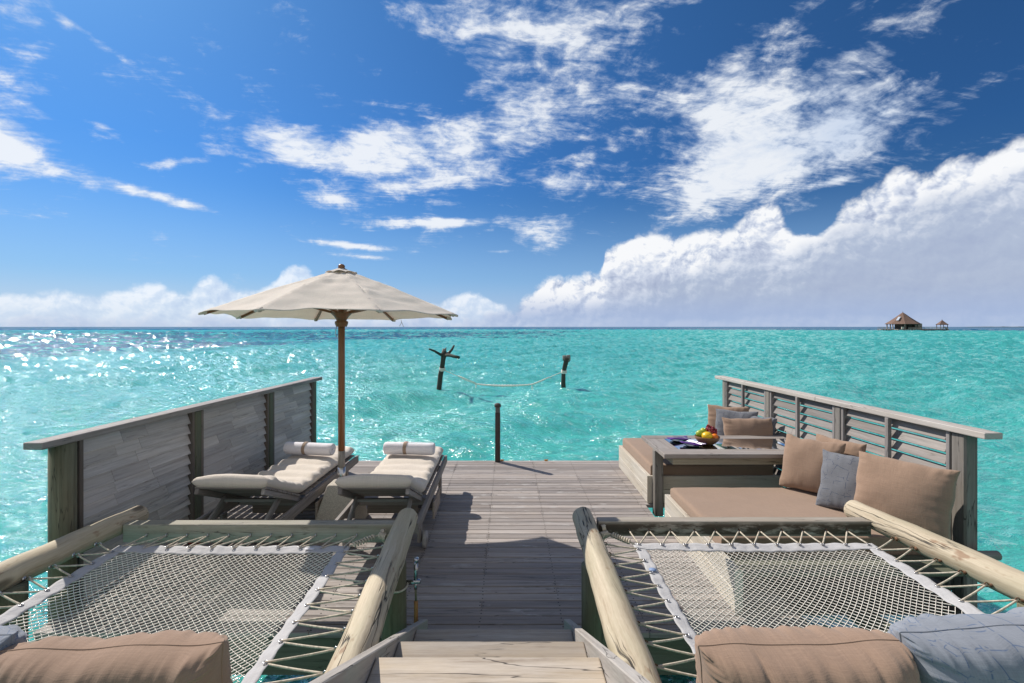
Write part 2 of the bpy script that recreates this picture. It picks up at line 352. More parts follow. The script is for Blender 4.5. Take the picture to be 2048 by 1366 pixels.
# ------------------------------------------------------------------ materials
def mat(name):
    m = bpy.data.materials.new(name); m.use_nodes = True
    t = NT(m.node_tree); t.n.clear()
    b = t.node('ShaderNodeBsdfPrincipled'); t.l.new(b.outputs[0], t.node('ShaderNodeOutputMaterial').inputs[0])
    return m, t, b
def wood(name, dark, light, tint, tint_amt=0.5, var=0.2, gu=2.2, gv=60.0, crack=0.5, rough=0.75, bump=0.35, knots=0.0, spec=0.3, stain=None, cw=0.012, ccov=0.45, front=None):
    m, t, b = mat(name)
    u, v, _ = t.sep(t.node('ShaderNodeUVMap').outputs[0])
    rnd = t.node('ShaderNodeAttribute', attribute_name='rnd').outputs['Fac']
    u = t.m('ADD', u, t.m('MULTIPLY', rnd, 37.3)); v2 = t.m('ADD', v, t.m('MULTIPLY', rnd, 5.1))
    kn = None
    if knots:
        vo = t.node('ShaderNodeTexVoronoi', {'Vector': t.comb(t.m('MULTIPLY', u, 2.1), t.m('MULTIPLY', v2, 5.5)), 'Scale': 1.0, 'Randomness': 1.0}, voronoi_dimensions='2D')
        kd = vo.outputs['Distance']
        pick = t.m('GREATER_THAN', t.sep(vo.outputs['Color'])[0], 1.0 - knots)
        kn = t.m('MULTIPLY', t.sm(kd, 0.34, 0.0), pick)
        v3 = t.m('ADD', v2, t.m('MULTIPLY', kn, 0.05))
    else: v3 = v2
    vec = t.comb(t.m('MULTIPLY', u, gu), t.m('MULTIPLY', v3, gv), t.m('MULTIPLY', rnd, 21.0))
    n1 = t.noise(vec, 1.0, 7, 0.62, 0.5)
    n3 = t.noise(t.comb(t.m('MULTIPLY', u, 14.0), t.m('MULTIPLY', v3, gv * 5), rnd), 1.0, 3, 0.6)
    n2 = t.noise(t.comb(t.m('MULTIPLY', u, 1.6), t.m('MULTIPLY', v2, 6.0), rnd), 1.0, 5, 0.6)
    col = t.ramp(t.m('ADD', t.m('MULTIPLY', n1, 0.75), t.m('MULTIPLY', n3, 0.25)), [(0.28, dark), (0.46, tuple(0.45 * a + 0.55 * c for a, c in zip(dark, light))), (0.68, light)])
    col = t.mix(t.m('MULTIPLY', t.sm(n2, 0.36, 0.66), tint_amt), col, tint)
    col = t.mix(1.0, col, t.node('ShaderNodeCombineColor', {0: t.lin(rnd, 0, 1, 1 - var, 1 + var), 1: t.lin(rnd, 0, 1, 1 - var, 1 + var), 2: t.lin(rnd, 0, 1, 1 - var * 0.9, 1 + var * 1.05)}).outputs[0], 'MULTIPLY')
    if kn is not None:
        col = t.mix(t.m('MULTIPLY', t.sm(kn, 0.45, 0.95), 0.75), col, tuple(c * 0.25 for c in dark))
    cn = t.noise(t.comb(t.m('MULTIPLY', u, 1.1), t.m('MULTIPLY', v3, 17.0), t.m('MULTIPLY', rnd, 9.0)), 1.0, 3, 0.5, 0.25)
    ck = t.m('MULTIPLY', t.sm(t.m('ABSOLUTE', t.m('SUBTRACT', cn, 0.5)), cw, 0.0), t.sm(t.noise(t.comb(t.m('MULTIPLY', u, 0.9), t.m('MULTIPLY', v2, 3.0)), 1.0, 2), ccov, ccov + 0.12))
    col = t.mix(t.m('MULTIPLY', ck, crack), col, (0.02, 0.018, 0.016))
    if stain:
        sn = t.noise(t.comb(t.m('MULTIPLY', u, 3.2), t.m('MULTIPLY', v2, 7.0), 3.0), 1.0, 4, 0.6)
        col = t.mix(t.m('MULTIPLY', t.sm(sn, stain[1], stain[1] + 0.07), stain[2]), col, stain[0])
    if front:                                          # rust and mould run along one face, round the hooks
        fm = t.m('MULTIPLY', t.sm(v, front[0] - 0.004, front[0] + 0.02), t.sm(v, front[1] + 0.004, front[1] - 0.03))
        fn_ = t.noise(t.comb(t.m('MULTIPLY', u, 5.0), t.m('MULTIPLY', v, 16.0), 1.0), 1.0, 5, 0.65)
        col = t.mix(t.m('MULTIPLY', t.m('MULTIPLY', fm, t.sm(fn_, front[4], front[4] + 0.16)), front[3]), col, front[2])
    t._in(b, 'Base Color', col); b.inputs['Roughness'].default_value = rough
    b.inputs['Specular IOR Level'].default_value = spec
    hgt = t.m('SUBTRACT', t.m('ADD', t.m('MULTIPLY', n1, 0.6), t.m('MULTIPLY', n3, 0.3)), t.m('MULTIPLY', ck, 1.2))
    bp = t.node('ShaderNodeBump', {'Strength': bump, 'Distance': 0.004, 'Height': hgt})
    t.l.new(bp.outputs[0], b.inputs['Normal'])
    return m
def plain(name, col, rough=0.5, metal=0.0, nscale=0.0, namt=0.2, spec=0.5, bump=0.0):
    m, t, b = mat(name)
    b.inputs['Roughness'].default_value = rough; b.inputs['Metallic'].default_value = metal; b.inputs['Specular IOR Level'].default_value = spec
    if nscale:
        oc = t.node('ShaderNodeTexCoord').outputs['Object']
        n = t.noise(oc, nscale, 5, 0.6)
        t._in(b, 'Base Color', t.mix(t.m('MULTIPLY', t.sm(n, 0.3, 0.7), 1.0), tuple(c * (1 - namt) for c in col), tuple(min(1, c * (1 + namt)) for c in col)))
        if bump:
            bp = t.node('ShaderNodeBump', {'Strength': bump, 'Distance': 0.01, 'Height': n}); t.l.new(bp.outputs[0], b.inputs['Normal'])
    else: b.inputs['Base Color'].default_value = (*col, 1)
    return m
def fabric(name, col, twig=None, weave=420.0, fold=0.25, sheen=0.15, trans=0.0, cvar=0.12):
    m, t, b = mat(name)
    uv = t.node('ShaderNodeUVMap').outputs[0]
    u, v, _ = t.sep(uv)
    oc = t.node('ShaderNodeTexCoord').outputs['Object']
    wv = t.m('ADD', t.m('MULTIPLY', t.m('SINE', t.m('MULTIPLY', u, weave * 3.1)), 0.5), t.m('MULTIPLY', t.m('SINE', t.m('MULTIPLY', v, weave * 3.1)), 0.5))
    slub = t.m('ADD', t.noise(t.comb(t.m('MULTIPLY', u, 14.0), t.m('MULTIPLY', v, 330.0)), 1.0, 3), t.noise(t.comb(t.m('MULTIPLY', u, 330.0), t.m('MULTIPLY', v, 14.0)), 1.0, 3))
    big = t.noise(oc, 3.5, 4, 0.55)
    c = t.mix(t.lin(slub, 0.7, 1.3), tuple(x * (1 - cvar) for x in col), tuple(min(1, x * (1 + cvar)) for x in col))
    c = t.mix(t.m('MULTIPLY', t.sm(big, 0.35, 0.7), 0.25), c, tuple(x * 0.82 for x in col))
    if twig:
        rot = t.node('ShaderNodeMapping', {'Vector': uv, 'Rotation': (0, 0, R(11)), 'Scale': (15, 13, 1)}).outputs[0]
        vd = t.node('ShaderNodeTexVoronoi', {'Vector': rot, 'Scale': 1.0, 'Randomness': 0.62}, voronoi_dimensions='2D', feature='DISTANCE_TO_EDGE').outputs['Distance']
        gap = t.sm(t.noise(rot, 2.3, 2, 0.5), 0.43, 0.52)
        line = t.m('MULTIPLY', t.sm(vd, 0.036, 0.01), gap)
        rot2 = t.node('ShaderNodeMapping', {'Vector': uv, 'Rotation': (0, 0, R(-29)), 'Scale': (11, 26.0, 1), 'Location': (3.3, 1.7, 0)}).outputs[0]
        vd2 = t.node('ShaderNodeTexVoronoi', {'Vector': rot2, 'Scale': 1.0, 'Randomness': 0.7}, voronoi_dimensions='2D', feature='DISTANCE_TO_EDGE').outputs['Distance']
        line2 = t.m('MULTIPLY', t.sm(vd2, 0.035, 0.008), t.sm(t.noise(rot2, 1.6, 2, 0.5), 0.55, 0.6))
        c = t.mix(t.m('MULTIPLY', t.m('MAXIMUM', line, line2), 0.85), c, twig)
    t._in(b, 'Base Color', c); b.inputs['Roughness'].default_value = 0.92; b.inputs['Specular IOR Level'].default_value = 0.15
    b.inputs['Sheen Weight'].default_value = sheen
    fn = t.noise(oc, 9.0, 5, 0.6, 0.6)
    h = t.m('ADD', t.m('MULTIPLY', slub, 0.12), t.m('MULTIPLY', fn, fold * 4))
    bp = t.node('ShaderNodeBump', {'Strength': 0.5, 'Distance': 0.012, 'Height': h}); t.l.new(bp.outputs[0], b.inputs['Normal'])
    if trans:
        tr = t.node('ShaderNodeBsdfTranslucent', {0: c}); t.l.new(bp.outputs[0], tr.inputs['Normal'])
        mx = t.node('ShaderNodeMixShader', {0: trans, 1: b.outputs[0], 2: tr.outputs[0]})
        out = [n for n in t.n if n.type == 'OUTPUT_MATERIAL'][0]; t.l.new(mx.outputs[0], out.inputs[0])
    return m

M = {}
M['deck'] = wood('weathered deck boards', (0.105, 0.092, 0.084), (0.42, 0.38, 0.35), (0.30, 0.25, 0.21), 0.5, 0.24, 1.7, 55, 0.7, 0.7, stain=((0.44, 0.42, 0.40), 0.60, 0.55))
M['fence'] = wood('silvered shade lifted slats', (0.23, 0.22, 0.215), (0.58, 0.56, 0.545), (0.42, 0.385, 0.35), 0.55, 0.20, 1.5, 45, 0.45, 0.75)  # silvered slats, colour lightened further to lift the fence's shaded side
M['fencer'] = wood('darker sun side slats', (0.13, 0.118, 0.108), (0.34, 0.315, 0.29), (0.24, 0.205, 0.175), 0.55, 0.26, 1.5, 45, 0.45, 0.75)  # darker copy of the slat colour for the fence in full sun
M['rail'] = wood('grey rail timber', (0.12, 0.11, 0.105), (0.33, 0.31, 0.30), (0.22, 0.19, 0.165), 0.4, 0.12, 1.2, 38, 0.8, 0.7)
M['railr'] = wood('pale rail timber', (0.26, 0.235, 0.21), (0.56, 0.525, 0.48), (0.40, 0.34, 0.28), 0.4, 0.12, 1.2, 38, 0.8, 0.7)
M['post'] = wood('greenish treated post', (0.07, 0.075, 0.045), (0.22, 0.215, 0.14), (0.13, 0.105, 0.06), 0.6, 0.1, 1.0, 40, 0.8, 0.8, knots=0.25)
M['greypost'] = wood('weathered grey post', (0.10, 0.09, 0.08), (0.27, 0.25, 0.225), (0.17, 0.15, 0.12), 0.5, 0.12, 1.0, 36, 0.8, 0.75, knots=0.2)
M['stile'] = wood('dark brown stile', (0.07, 0.058, 0.05), (0.19, 0.165, 0.145), (0.12, 0.09, 0.07), 0.5, 0.15, 1.2, 40, 0.5)
M['dark'] = wood('boards with painted shade', (0.02, 0.017, 0.014), (0.06, 0.05, 0.042), (0.04, 0.03, 0.02), 0.5)  # near-black colour stands for the shade below the daybed
M['bench'] = wood('bleached bench timber', (0.36, 0.32, 0.26), (0.66, 0.62, 0.54), (0.50, 0.42, 0.30), 0.45, 0.1, 1.3, 34, 0.5, 0.75)
M['log'] = wood('peeled pine log', (0.25, 0.18, 0.11), (0.62, 0.54, 0.40), (0.40, 0.37, 0.25), 0.55, 0.06, 0.9, 22, 1.0, 0.7, 1.0, knots=0.3, stain=((0.22, 0.115, 0.06), 0.60, 0.7), cw=0.022, ccov=0.40)
M['beam'] = wood('hammock beam timber', (0.19, 0.165, 0.115), (0.42, 0.38, 0.29), (0.25, 0.25, 0.16), 0.6, 0.1, 1.0, 30, 0.7, 0.75, stain=((0.07, 0.04, 0.02), 0.63, 0.8))
M['beamrust'] = wood('rust stained hammock beam', (0.19, 0.165, 0.13), (0.46, 0.42, 0.36), (0.30, 0.25, 0.19), 0.6, 0.1, 1.0, 30, 0.7, 0.75, front=(0.098, 0.203, (0.045, 0.03, 0.018), 0.9, 0.36))
M['beamgreen'] = wood('greenish hammock beam', (0.17, 0.155, 0.12), (0.42, 0.40, 0.34), (0.27, 0.26, 0.19), 0.6, 0.1, 1.0, 30, 0.7, 0.75, front=(0.098, 0.223, (0.07, 0.045, 0.025), 0.85, 0.56))
M['tread'] = wood('stair tread timber', (0.17, 0.125, 0.085), (0.50, 0.445, 0.375), (0.42, 0.34, 0.235), 0.6, 0.2, 1.1, 22, 0.9, 0.7, 0.6, knots=0.16)
M['stringer'] = wood('stair stringer timber', (0.20, 0.18, 0.16), (0.46, 0.43, 0.395), (0.33, 0.29, 0.24), 0.4, 0.08, 1.0, 26, 0.8, 0.7)
M['teakgrey'] = wood('silvered lounger teak', (0.12, 0.108, 0.102), (0.33, 0.305, 0.285), (0.22, 0.175, 0.14), 0.5, 0.2, 2.0, 50, 0.4)
M['traywood'] = wood('brownish tray timber', (0.13, 0.105, 0.085), (0.34, 0.29, 0.245), (0.25, 0.19, 0.14), 0.5, 0.25, 1.4, 26, 0.4)
M['table'] = wood('table top timber', (0.13, 0.115, 0.108), (0.36, 0.33, 0.305), (0.26, 0.21, 0.17), 0.45, 0.12, 1.4, 40, 0.7)
M['teak'] = wood('varnished umbrella teak', (0.12, 0.045, 0.016), (0.28, 0.115, 0.042), (0.19, 0.075, 0.028), 0.5, 0.1, 2.0, 60, 0.3, 0.4, 0.15, spec=0.5)
M['bollard'] = wood('dark bollard timber', (0.03, 0.024, 0.022), (0.09, 0.072, 0.066), (0.05, 0.04, 0.035), 0.5, 0.1, 2.0, 60, 0.3)
M['drift'] = wood('dark driftwood', (0.02, 0.02, 0.017), (0.095, 0.085, 0.07), (0.04, 0.045, 0.03), 0.5, 0.1, 2.0, 20, 0.8, 0.9)
M['driftpale'] = wood('bleached driftwood', (0.10, 0.09, 0.08), (0.34, 0.31, 0.28), (0.2, 0.17, 0.13), 0.5, 0.1, 2.0, 20, 0.8, 0.9)
M['under'] = wood('deck joists', (0.05, 0.055, 0.04), (0.16, 0.165, 0.12), (0.09, 0.10, 0.06), 0.6, 0.1, 1.0, 30, 0.5)
M['brown'] = fabric('brown outdoor canvas', (0.30, 0.21, 0.152), fold=0.05)
M['brownp'] = fabric('brown pillow canvas', (0.305, 0.207, 0.147), fold=0.12)
M['gray'] = fabric('grey pillow canvas', (0.165, 0.172, 0.19), twig=(0.06, 0.075, 0.115), fold=0.08)
M['bluegray'] = fabric('blue grey pillow canvas', (0.235, 0.255, 0.29), twig=(0.085, 0.13, 0.22), fold=0.10)
M['cream'] = fabric('cream mattress cotton', (0.64, 0.575, 0.50), fold=0.18)
M['towel'] = fabric('white terry towel', (0.78, 0.76, 0.79), weave=700, fold=0.12)
M['band'] = fabric('tan towel band', (0.33, 0.25, 0.19))
M['canopy'] = fabric('off white canopy canvas', (0.86, 0.79, 0.71), fold=0.10, trans=0.34)
M['web'] = fabric('grey hammock webbing', (0.47, 0.465, 0.465), fold=0.5, weave=260)
M['rope'] = plain('cream rope', (0.55, 0.49, 0.39), 0.9, nscale=60, namt=0.25, spec=0.2)
M['net'] = plain('white net cord', (0.88, 0.82, 0.73), 0.85, nscale=30, namt=0.12, spec=0.2)
M['steel'] = plain('steel', (0.55, 0.55, 0.56), 0.28, 1.0)
M['rust'] = plain('rusty steel', (0.16, 0.085, 0.045), 0.7, 0.4, nscale=90, namt=0.5)
M['nail'] = plain('nail heads', (0.025, 0.022, 0.02), 0.7)
M['chrome'] = plain('chrome', (0.42, 0.42, 0.43), 0.25, 1.0)
M['hose'] = plain('orange rubber hose', (0.33, 0.155, 0.05), 0.6, nscale=12, namt=0.3)
M['concrete'] = plain('speckled concrete', (0.46, 0.42, 0.36), 0.9, nscale=120, namt=0.25, spec=0.2, bump=0.4)
M['wheel'] = plain('grey wheel', (0.32, 0.30, 0.28), 0.7, nscale=20)
M['purple'] = fabric('purple napkin', (0.11, 0.03, 0.26), fold=0.3)
M['plate'] = plain('dark glazed plate', (0.05, 0.07, 0.09), 0.15)
M['bowl'] = wood('turned wooden bowl', (0.11, 0.05, 0.02), (0.28, 0.145, 0.07), (0.18, 0.09, 0.04), 0.5, 0.05, 3, 60, 0.1, 0.45)
M['apple'] = plain('green apple', (0.36, 0.45, 0.03), 0.3, nscale=25, namt=0.25)
M['mango'] = plain('yellow mango', (0.80, 0.50, 0.012), 0.32, nscale=12, namt=0.15)
M['orange'] = plain('orange skin', (0.80, 0.20, 0.01), 0.4, nscale=60, namt=0.1)
M['grape'] = plain('red grapes', (0.24, 0.012, 0.025), 0.25, nscale=30, namt=0.5)
M['lamp'] = plain('frosted lens', (0.11, 0.105, 0.10), 0.4)
M['red'] = plain('dull red plastic', (0.22, 0.03, 0.02), 0.5)
M['clip'] = plain('orange plastic', (0.65, 0.30, 0.05), 0.5)
M['badge'] = plain('blue badge', (0.20, 0.28, 0.45), 0.6)
M['thatch'] = wood('brown thatch', (0.10, 0.062, 0.045), (0.23, 0.15, 0.115), (0.17, 0.11, 0.09), 0.5, 0.12, 0.3, 3.0, 0.0, 0.95)
M['pavwood'] = plain('grey jetty timber', (0.26, 0.225, 0.185), 0.85, nscale=0.5, namt=0.3)
M['pavpale'] = plain('pale jetty timber', (0.46, 0.41, 0.34), 0.85, nscale=0.5, namt=0.2)
M['pavdark'] = plain('jetty timber with shade tone', (0.085, 0.075, 0.06), 0.85, nscale=0.5, namt=0.3)  # darker copy of the jetty timber, shade put into its colour
M['tin'] = plain('pale roof sheet', (0.45, 0.50, 0.58), 0.5)
def glass_mat():
    m, t, b = mat('table glass')
    g = t.node('ShaderNodeBsdfGlass', {0: (0.90, 0.97, 0.95), 'Roughness': 0.0, 'IOR': 1.5})
    tr = t.node('ShaderNodeBsdfTransparent', {0: (0.70, 0.81, 0.78)})
    gl = t.node('ShaderNodeBsdfGlossy', {0: (1, 1, 1), 'Roughness': 0.02})
    fr = t.node('ShaderNodeFresnel', {0: 1.5})
    mx = t.node('ShaderNodeMixShader', {0: t.m('MULTIPLY', fr.outputs[0], 2.1, clamp=True), 1: tr.outputs[0], 2: gl.outputs[0]})
    out = [n for n in t.n if n.type == 'OUTPUT_MATERIAL'][0]; t.l.new(mx.outputs[0], out.inputs[0])
    t.n.remove(b); t.n.remove(g)
    return m
M['glass'] = glass_mat()

# ------------------------------------------------------------------ the sea
WZ = -1.0
def water_mat():
    m, t, b = mat('lagoon water')
    g = t.node('ShaderNodeNewGeometry').outputs['Position']
    x, y, z = t.sep(g)
    dist = t.m('SQRT', t.m('ADD', t.m('MULTIPLY', x, x), t.m('MULTIPLY', y, y)))
    xy = t.comb(x, y, 0.0)
    # sea bed: pale sand, deeper patches, dark coral on the left, deep water beyond the reef
    nb = t.noise(xy, 0.035, 5, 0.55); nm = t.noise(xy, 0.16, 4, 0.55, 0.4)
    st = t.node('ShaderNodeMapping', {'Vector': xy, 'Rotation': (0, 0, R(12)), 'Scale': (0.35, 1.0, 1)}).outputs[0]
    ns = t.noise(st, 0.9, 6, 0.6, 0.5)
    col = t.ramp(t.m('ADD', t.m('MULTIPLY', nb, 0.35), t.m('ADD', t.m('MULTIPLY', nm, 0.3), t.m('MULTIPLY', ns, 0.35))),
                 [(0.34, (0.044, 0.36, 0.325)), (0.5, (0.072, 0.445, 0.40)), (0.66, (0.125, 0.55, 0.495))])
    nearg = t.sm(y, 40, 6)
    col = t.mix(t.m('MULTIPLY', nearg, 0.45), col, (0.045, 0.41, 0.35))
    far = t.sm(y, 90, 330)
    col = t.mix(t.m('MULTIPLY', far, 0.5), col, (0.06, 0.42, 0.40))
    by = t.m('ADD', -34.0, t.m('MULTIPLY', t.m('MAXIMUM', t.m('SUBTRACT', y, 78.0), 0.0), 0.48))
    edge = t.m('ADD', t.m('SUBTRACT', by, x), t.m('MULTIPLY', t.m('SUBTRACT', t.noise(xy, 0.045, 5, 0.6), 0.5), 50.0))
    reef = t.m('MULTIPLY', t.sm(edge, 0.0, 14.0), t.m('MULTIPLY', t.sm(y, 26.0, 44.0), t.sm(t.noise(st, 0.10, 5, 0.6), 0.34, 0.56)))
    reef = t.m('MULTIPLY', reef, t.sm(y, 330, 200))
    strip = t.m('MULTIPLY', t.m('MULTIPLY', t.sm(y, 95, 125), t.sm(y, 230, 170)), t.m('MULTIPLY', t.sm(t.noise(t.comb(t.m('MULTIPLY', x, 0.02), t.m('MULTIPLY', y, 0.05)), 1.0, 5, 0.6), 0.5, 0.62), t.sm(x, 40, 0)))
    reef = t.m('MAXIMUM', reef, strip)
    col = t.mix(t.m('MULTIPLY', reef, 0.88), col, (0.030, 0.085, 0.13))
    deep = t.sm(t.m('ADD', dist, t.m('MULTIPLY', t.m('SUBTRACT', t.noise(xy, 0.006, 3, 0.5), 0.5), 200.0)), 360, 540)
    col = t.mix(t.m('MULTIPLY', deep, 0.93), col, (0.012, 0.085, 0.19))
    # ripples
    wd = t.node('ShaderNodeMapping', {'Vector': xy, 'Rotation': (0, 0, R(-14)), 'Scale': (0.55, 1.0, 1)}).outputs[0]
    r0 = t.noise(wd, 0.45, 3, 0.5, 0.4); r1 = t.noise(wd, 1.7, 4, 0.6, 0.6); r2 = t.noise(wd, 6.5, 4, 0.62, 0.4)
    fade = t.sm(dist, 12, 90, 1.0, 0.5)
    h = t.m('ADD', t.m('ADD', t.m('MULTIPLY', r1, 0.36), t.m('MULTIPLY', r2, 0.14)), t.m('MULTIPLY', r0, 0.42))
    bp = t.node('ShaderNodeBump', {'Strength': fade, 'Distance': 1.0, 'Height': h})
    # light scattered back from inside the water hardly follows the surface tilt
    ng = t.node('ShaderNodeNewGeometry').outputs['Normal']
    nv = t.node('ShaderNodeVectorMath', {0: t.node('ShaderNodeVectorMath', {0: ng, 1: (0.5, 0.5, 0.5)}, operation='MULTIPLY').outputs[0], 1: (0, 0, 0.5)}, operation='ADD').outputs[0]
    nv = t.node('ShaderNodeVectorMath', {0: nv}, operation='NORMALIZE').outputs[0]
    bd = t.node('ShaderNodeBump', {'Strength': 0.42, 'Distance': 1.0, 'Height': h, 'Normal': nv})
    df = t.node('ShaderNodeBsdfDiffuse', {0: col}); t.l.new(bd.outputs[0], df.inputs['Normal'])
    gl = t.node('ShaderNodeBsdfGlossy', {0: (1, 1, 1), 'Roughness': t.lin(dist, 6, 60, 0.080, 0.046)}); t.l.new(bp.outputs[0], gl.inputs['Normal'])
    fr = t.node('ShaderNodeFresnel', {0: 1.33}); t.l.new(bp.outputs[0], fr.inputs['Normal'])
    fac = t.m('MINIMUM', t.m('MULTIPLY', fr.outputs[0], 0.85), t.lin(dist, 10, 200, 0.40, 0.30))   # a rough sea never mirrors fully at grazing view
    mx = t.node('ShaderNodeMixShader', {0: fac, 1: df.outputs[0], 2: gl.outputs[0]})
    out = [n for n in t.n if n.type == 'OUTPUT_MATERIAL'][0]; t.l.new(mx.outputs[0], out.inputs[0]); t.n.remove(b)
    return m
def build_sea():
    th = np.concatenate([np.arange(-62, 62, 0.2), np.arange(62, 298, 2.0)]) * PI / 180
    r = np.concatenate([[0.15], np.geomspace(0.6, 9, 190, endpoint=False), np.geomspace(9, 650, 760, endpoint=False), np.geomspace(650, 26000, 150)])
    Rr, T = np.meshgrid(r, th, indexing='ij')
    X = Rr * np.sin(T); Y = Rr * np.cos(T)
    sp = np.maximum(np.gradient(r)[:, None] * np.ones_like(X), Rr * 0.0036)
    Z = np.zeros_like(X); g = np.random.default_rng(3)
    for i in range(44):
        lam = 0.4 * (9.0 / 0.4) ** (g.random()); a = 0.0080 * lam ** 0.72
        ang = R(35) + g.normal(0, 0.6)                       # the breeze drives the chop towards the right and the deck
        k = 2 * PI / lam; kx, ky = k * math.sin(ang), -k * math.cos(ang)
        w = np.clip((lam / sp - 3.0) / 4.0, 0, 1)
        ph = kx * X + ky * Y + g.random() * 6.28 + 0.6 * np.sin(0.21 * X / (lam ** .5) + 0.17 * Y / (lam ** .5) + i)
        s = np.sin(ph)
        Z += w * a * (s + 0.30 * np.cos(2 * ph))
    # unresolved chop: each cell of the far grid gets its own tilt, up to hand-high wavelets
    ch = np.random.default_rng(5).normal(0, 1, X.shape)
    for _ in range(2): ch = 0.25 * np.roll(ch, 1, 1) + 0.5 * ch + 0.25 * np.roll(ch, -1, 1)
    ch /= ch.std()
    t_ = np.clip((Rr - 8) / 36, 0, 1); t_ = t_ * t_ * (3 - 2 * t_)
    Z += ch * np.minimum(0.00135 * Rr, 0.32) * t_ * np.clip((3000 - Rr) / 2000, 0, 1) * (np.abs(np.where(T > PI, T - 2 * PI, T)) < R(63))
    Z += WZ
    nr1, nt = X.shape
    v = np.stack([X, Y, Z], -1).reshape(-1, 3).astype(np.float32)
    i = np.arange(nr1 - 1)[:, None]; j = np.arange(nt)[None, :]; j2 = (j + 1) % nt
    q = np.stack([i * nt + j, i * nt + j2, (i + 1) * nt + j2, (i + 1) * nt + j], -1).reshape(-1, 4)
    me = bpy.data.meshes.new('sea'); nf = len(q)
    me.vertices.add(len(v)); me.vertices.foreach_set('co', v.ravel())
    me.loops.add(nf * 4); me.loops.foreach_set('vertex_index', q[:, ::-1].ravel().astype(np.int32))
    me.polygons.add(nf); me.polygons.foreach_set('loop_start', np.arange(0, nf * 4, 4, dtype=np.int32))
    me.polygons.foreach_set('use_smooth', np.ones(nf, dtype=bool))
    me.update(calc_edges=True); me.validate()
    me.materials.append(water_mat())
    o = bpy.data.objects.new('water', me); C.objects.link(o); tag(o, kind='structure')
build_sea()

# ------------------------------------------------------------------ the deck
DX0, DX1, DY0, DY1 = -2.95, 3.02, 3.10, 7.10
def build_deck():
    root = thing('deck', None, None, (0, DY0, 0), kind='structure')
    pitch = (DY1 - DY0) / 43; mb = MB()
    joists = [-2.83 + 0.53 * k for k in range(12)]
    for i in range(43):
        y0 = DY0 + i * pitch + 0.0045; y1 = y0 + pitch - 0.009; yc = (y0 + y1) / 2
        xe = 1.47 if 4.84 < yc < 5.32 else 1.92 if yc < 4.84 else DX1
        cuts = sorted(random.sample(joists[1:-1], random.choice([1, 2, 2])))
        xs = [DX0 + random.uniform(-0.012, 0.0)] + [c for c in cuts if c < xe - 0.2] + [xe]
        dz = random.uniform(-0.0012, 0.0012)
        for a, b_ in zip(xs[:-1], xs[1:]):
            mb.box(a + 0.0012, b_ - 0.0012, y0, y1, -0.032 + dz, dz, 'x')
        for jx in joists:
            if jx > xe - 0.03: continue
            for o in (-0.021, 0.021):
                for sx in ((-0.012, 0.012) if jx in cuts else (0.0,)):
                    cx, cy = jx + sx + random.uniform(-.004, .004), yc + o + random.uniform(-.003, .003)
                    vs = [(cx + 0.0055 * math.cos(k * PI / 3), cy + 0.0055 * math.sin(k * PI / 3), dz + 0.0009) for k in range(6)]
                    mb.add(vs, [list(range(6))], [[(0, 0)] * 6], 0.5, 1)
    mb.build('boards', [M['deck'], M['nail']], root, bevel=0.0022)
    fb = MB()
    fb.box(DX0, DX1, DY0 + 0.012, DY0 + 0.06, -0.27, -0.036, 'x')
    fb.build('fascia_beam', M['under'], root, bevel=0.004)
    fb = MB(); fb.box(DX0, DX1, DY1 - 0.06, DY1 - 0.012, -0.27, -0.036, 'x'); fb.build('fascia_beam', M['under'], root, bevel=0.004)
    jb = MB()
    for jx in joists:
        if jx < 1.4: jb.box(jx - 0.025, jx + 0.025, DY0 + 0.063, DY1 - 0.063, -0.19, -0.036, 'y')
        else:
            jb.box(jx - 0.025, jx + 0.025, DY0 + 0.063, 4.82, -0.19, -0.036, 'y'); jb.box(jx - 0.025, jx + 0.025, 5.34, DY1 - 0.063, -0.19, -0.036, 'y')
    jb.build('joists', M['under'], root)
    for px in (-2.6, -0.9, 0.9, 2.6):
        for py in (3.35, 5.25 if px < 1 else 5.6, 6.9):
            q = MB(); q.tube([(px, py, -2.4), (px, py, -1.0), (px, py, -0.192)], [0.1, 0.1, 0.095], 14, wob=0.03); q.build('pile', M['post'], root)
build_deck()

